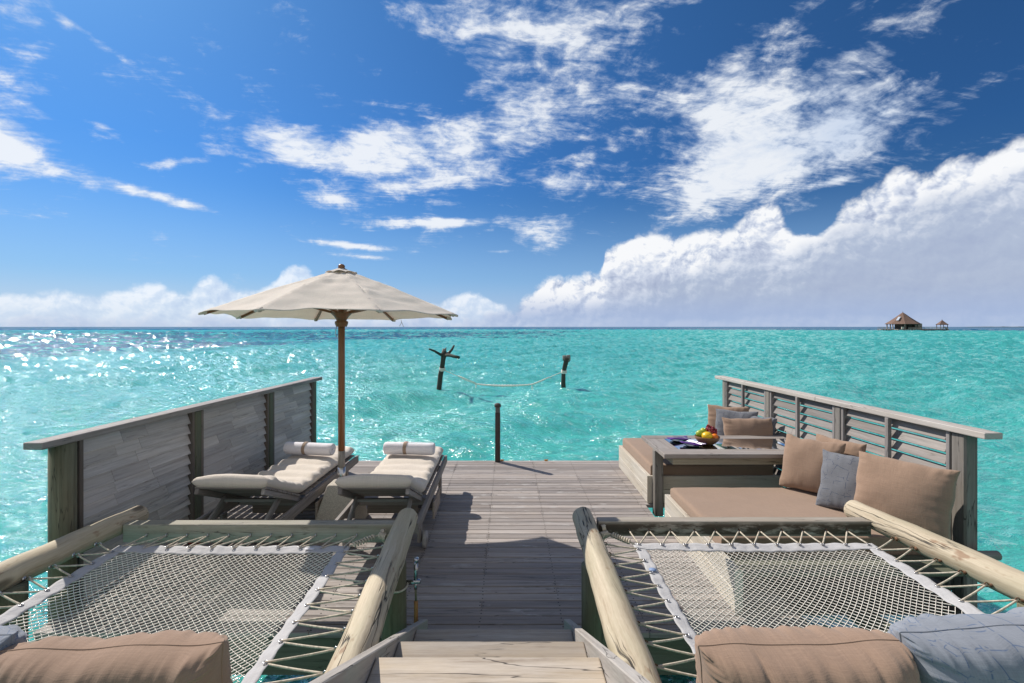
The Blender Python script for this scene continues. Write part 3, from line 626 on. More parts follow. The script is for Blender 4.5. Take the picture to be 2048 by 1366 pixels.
# ------------------------------------------------------------------ fences
def fence(side):
    if side < 0:
        root = thing('louvred_fence', 'weathered fence of closed overlapping slats behind the sun loungers', 'fence', (-2.95, 3.3, 0))
        X = lambda Y: -2.985 + 0.0531 * (Y - 3.16)
        Ya, Yb = 3.14, 7.28; posts = [3.34, 4.63, 5.91, 7.09]; mids = []
    else:
        root = thing('louvred_fence', 'weathered fence of open louvres backing the brown cushioned daybeds', 'fence', (3.3, 3.5, 0))
        X = lambda Y: 3.335 - 0.0443 * (Y - 3.43)
        Ya, Yb = 3.43, 7.48; posts = [3.66, 4.90, 6.12, 7.24]; mids = [4.27, 5.51, 6.68]
    inn = -side                                        # towards the deck
    mb = MB(); mb.beam((X(Ya), Ya, 1.148), (X(5.6 if side < 0 else 5.2), 5.6 if side < 0 else 5.2, 1.148), 0.13, 0.044, rnd=0.45)
    mb.beam((X(5.603 if side < 0 else 5.203), 5.603 if side < 0 else 5.203, 1.148), (X(Yb), Yb, 1.148), 0.13, 0.044, rnd=0.6)
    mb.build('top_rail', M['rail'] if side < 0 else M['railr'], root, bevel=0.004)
    zb = -0.06
    for k, py in enumerate(posts):
        q = MB(); x = X(py)
        if side < 0 and k == 0:
            q.tube([(x, py, -2.4), (x, py, 0), (x, py, 1.124)], 0.074, 18, wob=0.02); q.build('post', M['post'], root)
        elif k == 0:
            q.box(x - 0.05 + 0.012, x + 0.05 + 0.012, py - 0.065, py + 0.055, -2.4, 1.124, 'z'); q.build('post', M['greypost'], root, bevel=0.012)
        else:
            q.box(x - 0.045, x + 0.045, py - 0.045, py + 0.045, -0.3 if k < 3 else -2.4, 1.124, 'z'); q.build('post', M['under'] if side < 0 else M['greypost'], root, bevel=0.008)
        offs = [1] if k == 0 else ([-1] if k == len(posts) - 1 else [-1, 1])
        for o in offs:
            yy = py + o * (0.098 if (k == 0 and side < 0) else 0.0735 if k == 0 else 0.062)
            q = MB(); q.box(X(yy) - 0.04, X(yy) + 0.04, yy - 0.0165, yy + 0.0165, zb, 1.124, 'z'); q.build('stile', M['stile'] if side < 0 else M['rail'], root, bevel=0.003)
    for py in mids:
        x = X(py) + inn * 0.052
        q = MB(); q.box(x - 0.016, x + 0.016, py - 0.02, py + 0.02, zb, 1.124, 'z'); q.build('mullion', M['rail'], root, bevel=0.003)
    wdt, tilt, thk = (0.112, R(21), 0.016) if side < 0 else (0.077, R(22), 0.014)
    pitch = 0.0915
    nrow = 13
    for k in range(len(posts) - 1):
        ya, yb = posts[k] + (0.115 if k == 0 else 0.079), posts[k + 1] - 0.079
        q = MB()
        for i in range(nrow):
            zc = 1.124 - 0.053 - pitch * i if side < 0 else 1.124 - 0.045 - pitch * i
            dirv = Vector((-inn * math.sin(tilt), 0, math.cos(tilt)))       # top of a slat leans outward
            if side < 0:
                # short lengths butted end to end
                ys = [ya]
                while ys[-1] < yb - 0.62: ys.append(ys[-1] + random.uniform(0.22, 0.55))
                ys.append(yb)
            else: ys = [ya, yb] if random.random() < 0.6 else [ya, random.uniform(ya + .3, yb - .3), yb]
            for a, b_ in zip(ys[:-1], ys[1:]):
                jit = random.uniform(-0.004, 0.004)
                q.beam((X(a + .0006) + jit * .3, a + 0.0006, zc), (X(b_ - .0006) + jit * .3, b_ - 0.0006, zc), thk, wdt, up=dirv)
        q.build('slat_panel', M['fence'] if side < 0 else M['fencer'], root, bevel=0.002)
    # bottom rail
    q = MB(); q.beam((X(posts[0] + .12), posts[0] + .12, zb - 0.03), (X(posts[-1] - .06), posts[-1] - .06, zb - 0.03), 0.07, 0.05); q.build('bottom_rail', M['stile'], root, bevel=0.003)
    if side > 0:
        q = MB(); x = X(3.6); q.tube([(x - 0.24, 3.52, 0.28), (x - 0.1, 3.525, 0.283), (x + 0.13, 3.53, 0.285)], [0.034, 0.036, 0.033], 12, wob=0.06); q.build('peg', M['greypost'], root)
fence(-1); fence(1)

# ------------------------------------------------------------------ stairs
def build_stairs():
    root = thing('staircase', 'short timber stair with pale treads rising from the deck between two hammocks', 'stairs', (-0.075, 2.3, 0))
    xl, xr = -0.515, 0.365
    for x in (xl, xr):
        q = MB()
        # board on edge, cut level where it meets the deck edge
        y0, z0, y1, z1 = 3.08, 0.10, 0.75, 1.235; dn = 0.235
        pr = [(y0, z0), (y1, z1), (y1, z1 - dn), (y0 - 0.16, -0.018), (y0, 0.003)]
        t2 = 0.021
        vs = [(x - t2, a, b) for a, b in pr] + [(x + t2, a, b) for a, b in pr]; n = len(pr)
        fs = [list(range(n)), list(range(2 * n - 1, n - 1, -1))]; us = [[(a, b) for a, b in pr], [(a, b) for a, b in pr[::-1]]]
        for k in range(n):
            k2 = (k + 1) % n; L = math.dist(pr[k], pr[k2])
            fs.append([k2, k, k + n, k2 + n]); us.append([(L, 0), (0, 0), (0, .042), (L, .042)])
        # rotate UV so the grain follows the slope
        ca, sa = math.cos(0.45), math.sin(0.45)
        us[0] = [(a * ca - b * sa, a * sa + b * ca) for a, b in us[0]]; us[1] = [(a * ca - b * sa, a * sa + b * ca) for a, b in us[1]]
        q.add(vs, fs, us, 0.3 if x < 0 else 0.7); q.build('stringer', M['stringer'], root, bevel=0.004)
    for k, (yf, z) in enumerate(((2.69, 0.275), (2.256, 0.483), (1.868, 0.668), (1.46, 0.862), (1.06, 1.055))):
        q = MB(); q.box(xl + 0.0225, xr - 0.0225, yf - 0.42, yf, z - 0.042, z, 'x', rnd=(0.30, 0.02, 0.97, 0.4, 0.7)[k]); q.build('tread', M['tread'], root, bevel=0.008, seg=3)
build_stairs()

# ------------------------------------------------------------------ hammocks
def coil(mb, p0, p1, r, turns, rr, n=6):
    p0 = Vector(p0); p1 = Vector(p1); d = (p1 - p0); nn = d.normalized().orthogonal(); b = d.normalized().cross(nn)
    N = int(turns * 9); pts = [p0 + d * (i / N) + (nn * math.cos(i / 9 * 2 * PI) + b * math.sin(i / 9 * 2 * PI)) * r for i in range(N + 1)]
    mb.tube(pts, rr, n)
def log_pts(a, b, n=26, dev=0.008):
    a = Vector(a); b = Vector(b); o = random.random() * 50
    return [a.lerp(b, i / n) + Vector((dev * mnoise.noise(Vector((o, i * 0.35, 0))), 0, dev * mnoise.noise(Vector((o, 9, i * 0.35))))) for i in range(n + 1)]
def hammock(side):
    if side < 0:
        inner = ((-0.735, 3.66, 0.50), (-0.60, 1.0, 0.50)); outer = ((-2.72, 3.68, 0.515), (-2.93, 1.0, 0.515))
        bx0, bx1 = -2.66, -0.76; by = 3.49; nx0, nx1, nyf, nyn = -2.56, -1.03, 3.285, 1.35; bt = 0.535
        post = (-0.69, 3.03); bh = 0.125
        fl = 'log hammock stand with a bare beam, in front of the sun loungers'; nl = 'white mesh hammock net laced in front of the sun loungers'
    else:
        inner = ((0.55, 3.68, 0.50), (0.50, 1.0, 0.50)); outer = ((2.58, 3.72, 0.535), (2.86, 1.0, 0.535))
        bx0, bx1 = 0.63, 2.53; by = 3.52; nx0, nx1, nyf, nyn = 0.825, 2.42, 3.325, 1.35; bt = 0.545
        post = (0.515, 3.0); bh = 0.105
        fl = 'log hammock stand with a rust stained beam, in front of the daybeds'; nl = 'white mesh hammock net with a blue badge, laced before the daybeds'
    root = thing('hammock_stand', fl, 'stand', ((bx0 + bx1) / 2, 2.3, 0), 'hammock stands beside the stairs')
    for (a, b), r0, r1 in ((inner, 0.074, 0.089), (outer, 0.072, 0.088)):
        q = MB(); pts = log_pts(a, b, 40)
        rad = [r0 + (r1 - r0) * i / 40 for i in range(41)]
        # rounded tip
        d = (pts[1] - pts[0]).normalized()
        head = [pts[0] - d * (0.055 * math.sin(x)) for x in (1.45, 1.1, 0.7, 0.35)]
        q.tube(head + pts, [r0 * math.cos(x) for x in (1.45, 1.1, 0.7, 0.35)] + rad, 28, wob=0.07, rnd=random.random()); q.build('log', M['log'], root)
    q = MB(); q.box(bx0, bx1, by - 0.04, by + 0.045, bt - bh, bt, 'x', rnd=0.5 if side < 0 else 0.2); beamo = q.build('beam', M['beamgreen'] if side < 0 else M['beamrust'], root, bevel=0.006, seg=2)
    q = MB(); q.box(bx0 - .05, bx1 + .02, 1.13, 1.22, bt - bh, bt, 'x'); q.build('beam', M['beam'], root, bevel=0.006)
    for (px, py, zt, r) in ((post[0], post[1], 0.47, 0.074), (outer[0][0] - 0.02 if side < 0 else 2.70, 2.75 if side < 0 else 2.55, 0.47, 0.075), (inner[1][0], 1.35, 0.47, 0.075), (outer[1][0], 1.35, 0.47, 0.075)):
        q = MB(); q.tube([(px, py, -2.4), (px, py, -0.9), (px, py, -0.2), (px, py, 0.2), (px, py, zt)], [r * 1.05, r * 1.05, r * 1.02, r, r], 18, wob=0.03); q.build('post', M['post'], root)
    # --- net
    net = thing('hammock_net', nl, 'hammock', ((nx0 + nx1) / 2, 2.3, 0.45), 'hammock nets over the water')
    z0 = 0.455; bw = 0.074
    def zz(x, y):
        s_ = (x - nx0) / (nx1 - nx0) * 2 - 1; t_ = (y - nyn) / (nyf - nyn) * 2 - 1
        return z0 - 0.10 * max(0, 1 - s_ * s_) * max(0, 1 - t_ * t_) ** 0.8 - 0.012 * (1 - t_ * t_)
    # cords: two diagonal families inside the border
    q = MB(); ix0, ix1, iy0, iy1 = nx0 + bw * 0.8, nx1 - bw * 0.8, nyn + bw, nyf - bw * 0.8
    for fam in (1, -1):
        spc = 0.040 if fam == -side else 0.036; rr_ = 0.0025 if fam == -side else 0.0016
        lo = (ix0 if fam > 0 else ix0) - (iy1 - iy0) - 0.02
        c = lo
        while c < ix1 + (iy1 - iy0):
            # x = c + s*(y-iy0) ; s=+1/-1
            pts = []
            n = 44
            for i in range(n + 1):
                y = iy0 + (iy1 - iy0) * i / n
                x = (c + (y - iy0)) if fam > 0 else (c + (iy1 - y))
                x += 0.015 * math.sin(y * 9 + c * 4 * fam) + 0.006 * mnoise.noise(Vector((x * 3, y * 3, fam)))
                if ix0 <= x <= ix1: pts.append((x, y, zz(x, y) + fam * 0.0015))
            if len(pts) > 2: q.tube(pts, rr_, 4, caps=False, rnd=0.5)
            c += spc
    q.build('mesh_cords', M['net'], net)
    # border webbing
    q = MB()
    def strip(ax, x0, x1, y0, y1, n):
        def fn(u, v):
            x = x0 + (x1 - x0) * u; y = y0 + (y1 - y0) * v
            al = u if ax == 'x' else v
            wv = 0.004 * math.sin(al * n * 2 * PI) + 0.004 * mnoise.noise(Vector((x * 9, y * 9, 4)))
            e = 0.0035 * math.cos(al * n * 2 * PI)
            if ax == 'x': y += e * (1 if y1 > 2 else -1)
            else: x += e * (-1 if x0 < (nx0 + nx1) / 2 else 1)
            return (x, y, zz(x, y) + 0.004 + wv * 0.6)
        nu, nv = (96, 5) if ax == 'x' else (5, 110)
        q.surf(fn, nu, nv, su=abs(x1 - x0), sv=abs(y1 - y0))
    strip('x', nx0, nx1, nyf - bw, nyf, 12); strip('x', nx0, nx1, nyn, nyn + bw, 12)
    strip('y', nx0, nx0 + bw, nyn + bw, nyf - bw, 14); strip('y', nx1 - bw, nx1, nyn + bw, nyf - bw, 14)
    brd = q.build('border', M['web'], net, solidify=0.003)
    # lacing, grommets and hooks
    lace = MB(); hooks = []; grs = []
    def ring(c, nrm=(0, 0, 1), R0=0.0095, r0=0.003, m=None):
        c = Vector(c); n_ = Vector(nrm).normalized(); a = n_.orthogonal().normalized(); b = n_.cross(a)
        (m or grom).tube([c + (a * math.cos(k * PI / 6) + b * math.sin(k * PI / 6)) * R0 for k in range(12)], r0, 6, closed=True)
    def lace_line(pairs):
        for k, (hk, gr) in enumerate(pairs):
            sag = lambda p, q_, n=6: [Vector(p).lerp(Vector(q_), i / n) + Vector((0, 0, -0.003 * math.sin(PI * i / n))) for i in range(n + 1)]
            lace.tube(sag(hk, gr), 0.0052, 7)
            if k + 1 < len(pairs): lace.tube(sag(Vector(gr) + Vector((0, 0, -0.007)), pairs[k + 1][0]), 0.0052, 7)
            grs.append(gr)
            hooks.append(hk)
    nfar = 10
    fp = []
    for k in range(nfar + 1):
        x = nx0 + 0.04 + (nx1 - nx0 - 0.08) * k / nfar
        fp.append(((x + side * -0.035 + random.uniform(-.01, .01), by - 0.062, bt - bh * 0.52), (x, nyf - 0.022, zz(x, nyf) + 0.010)))
    lace_line(fp)
    def onlog(ab, y):
        a, b = Vector(ab[0]), Vector(ab[1]); t_ = (a.y - y) / (a.y - b.y); return a.lerp(b, t_)
    for ab, ex, sgn in ((inner, nx1 if side < 0 else nx0, 1 if side < 0 else -1), (outer, nx0 if side < 0 else nx1, -1 if side < 0 else 1)):
        pr = []
        for k in range(13):
            y = nyf - 0.07 - 0.148 * k
            L = onlog(ab, y + 0.035); hk = (L.x - sgn * 0.098, y + 0.035 + random.uniform(-.008, .008), L.z - 0.03)
            gx = ex - sgn * 0.020
            pr.append((hk, (gx, y - 0.015, zz(gx, y) + 0.010)))
        lace_line(pr)
    # knot at the far corner beside the stairs
    cx = nx1 if side < 0 else nx0; L = onlog(inner, by - 0.1)
    k0 = Vector((cx + side * 0.01, nyf - 0.02, z0 + 0.01)); k1 = Vector(((cx + L.x) / 2, by - 0.09, z0 + 0.03)); k2 = Vector(((cx + L.x) / 2 - side * 0.02, by - 0.055, bt - bh * 0.4))
    lace.tube([k0, k1, k2], 0.0055, 7); coil(lace, k0.lerp(k1, 0.15), k0.lerp(k1, 0.85), 0.011, 8, 0.0055); coil(lace, k1 + Vector((0, 0, -0.005)), k1 + Vector((-side * 0.05, -0.01, -0.015)), 0.014, 5, 0.0055)
    coil(lace, k2 + Vector((-0.012, 0, 0)), k2 + Vector((0.012, 0, 0.004)), 0.014, 3, 0.0055)
    tail = [k1 + Vector((-side * 0.05 * a, -0.02 * a, -0.10 * a + 0.05 * a * a)) for a in np.linspace(0, 1.6, 8)]; lace.tube(tail, 0.0048, 6)
    lace.build('lacing_rope', M['rope'], net)
    gm = MB(); ring((0, 0, 0), m=gm); g0 = gm.build('grommet', M['steel'], brd)
    for vv in g0.data.vertices: vv.co += net.location
    for k, gp in enumerate(grs):
        o = g0 if k == 0 else g0.copy()
        if k: C.objects.link(o)
        o.location = Vector(gp) - net.location
    # hooks screwed into the timber belong to the frame
    hm = MB(); hm.tube([Vector((0.011 * math.cos(a), 0, 0.011 * math.sin(a))) for a in np.linspace(0, 5.4, 11)], 0.0032, 6); hm.lathe([(0.0, 0.0), (0.014, 0.001), (0.014, 0.004), (0, 0.005)], (0.022, 0, 0), 10, axis=(1, 0, 0))
    me = hm.build('hook', M['rust'] if side > 0 else M['steel'], root)
    for k, hk in enumerate(hooks):
        o = me if k == 0 else me.copy()
        if k: C.objects.link(o)
        o.location = Vector(hk) - root.location
        if k <= nfar: o.rotation_euler = (0, 0, R(90))
        elif (k <= nfar + 13) == (side < 0): o.rotation_euler = (0, 0, 0)
        else: o.rotation_euler = (0, 0, R(180))
    for mesh_v in me.data.vertices: mesh_v.co += root.location     # built at the frame's own origin
    if side > 0:
        q = MB(); a = P(1295, 1126, 2.98)
        cxb, cyb = nx0 + bw / 2, 2.98
        q.lathe([(0.0, 0.0), (0.022, 0.0), (0.022, 0.002), (0, 0.0025)], (cxb, cyb, zz(cxb, cyb) + 0.010), 18); q.build('badge', M['badge'], brd)
    else:
        q = MB(); xx = nx1 - 0.26; yy = nyf - bw * .5
        q.box(xx - 0.03, xx + 0.03, yy - 0.010, yy + 0.010, zz(xx, yy) + 0.009, zz(xx, yy) + 0.0115, 'x'); q.build('care_tag', M['towel'], brd)
hammock(-1); hammock(1)

# ------------------------------------------------------------------ cushions and pillows
def pillow(name, label, cat, c, right, up, W, Hh, T, mt, group=None, ear=0.07, seed=0, puck=0.010, pw=0.36, seam=False, n=34, square=2.0, crush=0.0):
    c = Vector(c); right = Vector(right).normalized(); up = Vector(up).normalized(); nr = right.cross(up).normalized(); up = nr.cross(right).normalized()
    mb = MB()
    def fn(sg):
        def f(a, b):
            # denser near the rims
            u = math.sin((a * 2 - 1) * PI / 2); v = math.sin((b * 2 - 1) * PI / 2)
            x = u * W / 2 * (1 - ear * (1 - v * v)); y = v * Hh / 2 * (1 - ear * (1 - u * u))
            x += 0.012 * mnoise.noise(Vector((seed * 3.1, v * 2.1, u))); y += 0.014 * mnoise.noise(Vector((u * 2.3, seed * 1.7, v)))
            th = (max(0, 1 - abs(u) ** square) * max(0, 1 - abs(v) ** square)) ** pw
            e = (max(abs(u), abs(v))) ** 2.5 * (th > 1e-4) * min(1, th * 3); e2 = max(abs(u), abs(v)) ** 5 * min(1, th * 4)
            along = v if abs(u) > abs(v) else u
            pk = puck * e * (mnoise.noise(Vector((along * 7 + seed, seed * 2.0, sg * 2.0 + (3 if abs(u) > abs(v) else 0)))) + 0.5 * mnoise.noise(Vector((along * 15, seed + 4, sg)))) + (0.9 * puck * e2 * mnoise.noise(Vector((along * 24 + 0.6 * u * v, seed + 9, sg))) if seam else 0)
            bg = 0.10 * T * mnoise.noise(Vector((u * 1.4 + seed, v * 1.4, sg * 1.5))) * min(1, th * 2)
            z = sg * (th * T / 2 + pk + bg * 0.6)
            if crush: y -= crush * (1 - u * u) * max(0, v) 
            return c + right * x + up * y + nr * z
        return f
    mb.surf(fn(1), n, n, su=W, sv=Hh, rnd=0.5); mb.surf(fn(-1), n, n, su=W, sv=Hh, flip=True, rnd=0.5)
    if seam:                                           # corded seam round the rim
        g = fn(1); k = 30
        rim = [g(a / k, 0) for a in range(k)] + [g(1, a / k) for a in range(k)] + [g(1 - a / k, 1) for a in range(k)] + [g(0, 1 - a / k) for a in range(k)]
        mb.tube(rim, 0.0032, 6, closed=True, rnd=0.5)
    o = mb.build(name, mt, origin=tuple(c - up * (Hh / 2)), weld=True, subsurf=1)
    tag(o, label, cat, group)
    return o
def slab(mb, x0, x1, y0, y1, z0, z1, r=0.025, seed=0, n=26):
    # soft foam block with crowned top and rounded edges
    def f(a, b, top):
        u = math.sin((a * 2 - 1) * PI / 2); v = math.sin((b * 2 - 1) * PI / 2)
        x = (x0 + x1) / 2 + u * (x1 - x0) / 2; y = (y0 + y1) / 2 + v * (y1 - y0) / 2
        dx = (1 - abs(u)) * (x1 - x0) / 2; dy = (1 - abs(v)) * (y1 - y0) / 2; dd = min(dx, dy)
        h = math.sqrt(max(0, 1 - (1 - min(1, dd / r)) ** 2))
        zm = (z0 + z1) / 2; th = (z1 - z0) / 2
        wv = 0.005 * mnoise.noise(Vector((x * 3 + seed, y * 3, 0))) + 0.002 * mnoise.noise(Vector((x * 11, y * 11, seed)))
        z = zm + (th - r + r * h + wv * h) * (1 if top else -1)
        return (x, y, z)
    mb.surf(lambda a, b: f(a, b, True), n, n, su=x1 - x0, sv=y1 - y0, rnd=0.5)
    mb.surf(lambda a, b: f(a, b, False), n, n, su=x1 - x0, sv=y1 - y0, rnd=0.5, flip=True)
    # side walls
    def rim(u, v, t_):
        x = (x0 + x1) / 2 + u * (x1 - x0) / 2; y = (y0 + y1) / 2 + v * (y1 - y0) / 2
        return (x, y, z0 + r + (z1 - z0 - 2 * r) * t_)
    s_ = lambda a: math.sin((a * 2 - 1) * PI / 2)
    mb.surf(lambda a, t_: rim(s_(a), -1, t_), n, 3, su=x1 - x0, sv=z1 - z0, rnd=0.5)
    mb.surf(lambda a, t_: rim(s_(a), 1, t_), n, 3, su=x1 - x0, sv=z1 - z0, rnd=0.5, flip=True)
    mb.surf(lambda a, t_: rim(-1, s_(a), t_), n, 3, su=y1 - y0, sv=z1 - z0, rnd=0.5, flip=True)
    mb.surf(lambda a, t_: rim(1, s_(a), t_), n, 3, su=y1 - y0, sv=z1 - z0, rnd=0.5)

def daybed(label, x0, x1, y0, y1, zt, cush, seed, open_end=False):
    root = thing('daybed', label, 'daybed', ((x0 + x1) / 2, (y0 + y1) / 2, 0), 'daybeds built along the open louvred fence')
    t_ = 0.04
    q = MB(); q.box(x0, x0 + t_, y0, y1, zt * 0.5 + 0.002, zt, 'y'); q.box(x0, x0 + t_, y0, y1, 0.004, zt * 0.5 - 0.002, 'y'); q.build('side_panel', M['bench'], root, bevel=0.004)
    for ya, yb in ((y0, y0 + t_), (y1 - t_, y1)):
        if open_end and ya == y0: continue
        q = MB(); q.box(x0 + t_ + 0.002, x1, ya + 0.002, yb - 0.002, zt * 0.5 + 0.002, zt - 0.002, 'x'); q.box(x0 + t_ + 0.002, x1, ya + 0.002, yb - 0.002, 0.004, zt * 0.5 - 0.002, 'x'); q.build('end_panel', M['bench'], root, bevel=0.004)
    q = MB(); q.box(x0 - 0.006, x0 + 0.05, y0 - 0.006, y0 - 0.001, 0.004, zt + 0.002, 'z'); q.build('corner_trim', M['bench'], root, bevel=0.001)
    q = MB()
    k = y0 + 0.06
    while k < y1 - 0.12: q.box(x0 + t_, x1, k, k + 0.07, zt - 0.075, zt - 0.05, 'x'); k += 0.11
    q.build('slat_base', M['under'], root)
    if open_end:
        q = MB(); k = y0 + 0.05
        while k < y1 - 0.1: q.box(1.93, x1 + 0.1, k, k + 0.132, -0.03, -0.004, 'x'); k += 0.135
        q.build('shade_floor', M['dark'], root)  # floor added under the bed, its near-black colour standing for shade
    q = MB(); slab(q, *cush, seed=seed); q.build('cushion', M['brown'], root, weld=True)
daybed('cushioned daybed at the far end of the deck, beyond the glass table', 1.50, 2.95, 5.37, 6.77, 0.297, (1.545, 2.87, 5.415, 6.74, 0.245, 0.405), 1)
daybed('cushioned daybed nearer the hammocks, with three large pillows', 1.50, 3.06, 3.30, 4.79, 0.297, (1.545, 3.08, 3.62, 4.76, 0.235, 0.375), 5, True)

PG = 'pillows on the daybeds'
# far daybed, leaning on the louvres
pillow('pillow', 'brown pillow standing at the far corner behind the grey pillows', 'pillow', (2.83, 6.45, 0.64), (0.78, -0.5, 0.0), (0.14, 0.12, 1), 0.5, 0.48, 0.17, M['brownp'], PG, seed=1)
pillow('pillow', 'grey twig print pillow half hidden by a brown one, beyond the table', 'pillow', (2.83, 6.22, 0.635), (0.74, -0.55, 0.0), (0.12, 0.2, 1), 0.5, 0.46, 0.16, M['gray'], PG, seed=2)
pillow('pillow', 'grey pillow whose crumpled top peeks over a brown pillow by the louvres', 'pillow', (3.00, 6.05, 0.60), (0.5, -0.75, 0.0), (0.2, 0.12, 1), 0.46, 0.46, 0.16, M['gray'], PG, seed=3)
pillow('pillow', 'brown pillow in front of grey ones, above the fruit bowl', 'pillow', (2.83, 5.88, 0.60), (0.93, -0.22, 0.02), (0.06, 0.32, 1), 0.56, 0.46, 0.19, M['brownp'], PG, seed=4)
# near daybed
pillow('pillow', 'brown pillow leaning beside the table corner, left of the grey twig pillow', 'pillow', (2.80, 4.62, 0.62), (0.62, -0.78, 0.0), (0.22, 0.25, 1), 0.50, 0.50, 0.20, M['brownp'], PG, seed=5)
pillow('pillow', 'brown pillow tucked behind, only its top corner showing', 'pillow', (3.04, 4.62, 0.62), (0.35, -0.93, 0.0), (0.2, 0.05, 1), 0.48, 0.50, 0.15, M['brownp'], PG, seed=6)
pillow('pillow', 'grey twig print pillow between two brown ones on the near daybed', 'pillow', (2.84, 4.16, 0.60), (0.60, -0.80, 0.03), (0.30, 0.24, 1), 0.46, 0.49, 0.17, M['gray'], PG, seed=7)
pillow('pillow', 'large brown pillow closest to the grey corner post', 'pillow', (2.96, 3.76, 0.625), (0.56, -0.83, -0.02), (0.22, 0.18, 1), 0.63, 0.55, 0.23, M['brownp'], PG, seed=8, puck=0.016)
# hammock pillows, close to the camera
HG = 'big pillows on the hammock nets'
pillow('pillow', 'big brown pillow on the hammock net left of the stairs', 'pillow', (-1.355, 1.72, 0.57), (1, 0.03, 0.015), (0, -0.05, 1.0), 0.76, 0.48, 0.32, M['brownp'], HG, seed=11, puck=0.026, ear=0.03, square=4.0, n=76, seam=True)
pillow('pillow', 'blue grey pillow at the left edge of the view', 'pillow', (-2.10, 1.76, 0.575), (1, -0.04, 0.03), (0, -0.05, 1.0), 0.78, 0.50, 0.26, M['bluegray'], HG, seed=12, puck=0.026, ear=0.03, square=4.0, n=76, seam=True)
pillow('pillow', 'big brown pillow on the hammock net right of the stairs', 'pillow', (1.00, 1.71, 0.59), (1, 0.02, 0.02), (0, -0.05, 1.0), 0.70, 0.48, 0.36, M['brownp'], HG, seed=13, puck=0.030, ear=0.03, square=4.0, n=76, seam=True)
pillow('pillow', 'big blue grey twig print pillow at the right edge of the view', 'pillow', (1.74, 1.73, 0.625), (1, 0.05, 0.06), (0, -0.05, 1.0), 0.80, 0.52, 0.32, M['bluegray'], HG, seed=14, puck=0.030, ear=0.03, square=4.0, n=76, seam=True)

# ------------------------------------------------------------------ table and what lies on it
TZ = 0.64
def build_table():
    root = thing('table', 'low grey table with a glass panel between the daybeds', 'table', (2.3, 5.37, 0))
    x0, x1, y0, y1 = 1.545, 3.16, 4.94, 5.80; b = 0.21; th = 0.042
    for nm, a in (('top_board', (x0, x1, y0, y0 + b, 'x')), ('top_board', (x0, x1, y1 - 0.17, y1, 'x')), ('top_board', (x0, x0 + b, y0 + b + 0.002, y1 - 0.172, 'y')), ('top_board', (x1 - 0.05, x1, y0 + b + 0.002, y1 - 0.172, 'y'))):
        q = MB(); q.box(a[0], a[1], a[2], a[3], TZ - th, TZ, a[4]); q.build(nm, M['table'], root, bevel=0.004)
    q = MB(); q.box(x0 + b + 0.002, x1 - 0.052, y0 + b + 0.002, y1 - 0.172, TZ - 0.009, TZ - 0.001, 'x'); q.build('glass_pane', M['glass'], root)
    for yy in (y0 + 0.05, y1 - 0.07):
        q = MB(); q.box(x0 + 0.10, x1, yy, yy + 0.03, TZ - th - 0.075, TZ - th - 0.001, 'x'); q.build('apron', M['beam'], root, bevel=0.003)
    q = MB(); q.box(x0 + 0.10, x0 + 0.13, y0 + 0.082, y1 - 0.072, TZ - th - 0.075, TZ - th - 0.001, 'y'); q.build('apron', M['beam'], root, bevel=0.003)
    q = MB(); q.box(1.546, 1.638, 5.265, 5.357, -0.10, TZ - th - 0.001, 'z'); q.build('leg', M['greypost'], root, bevel=0.008)
build_table()
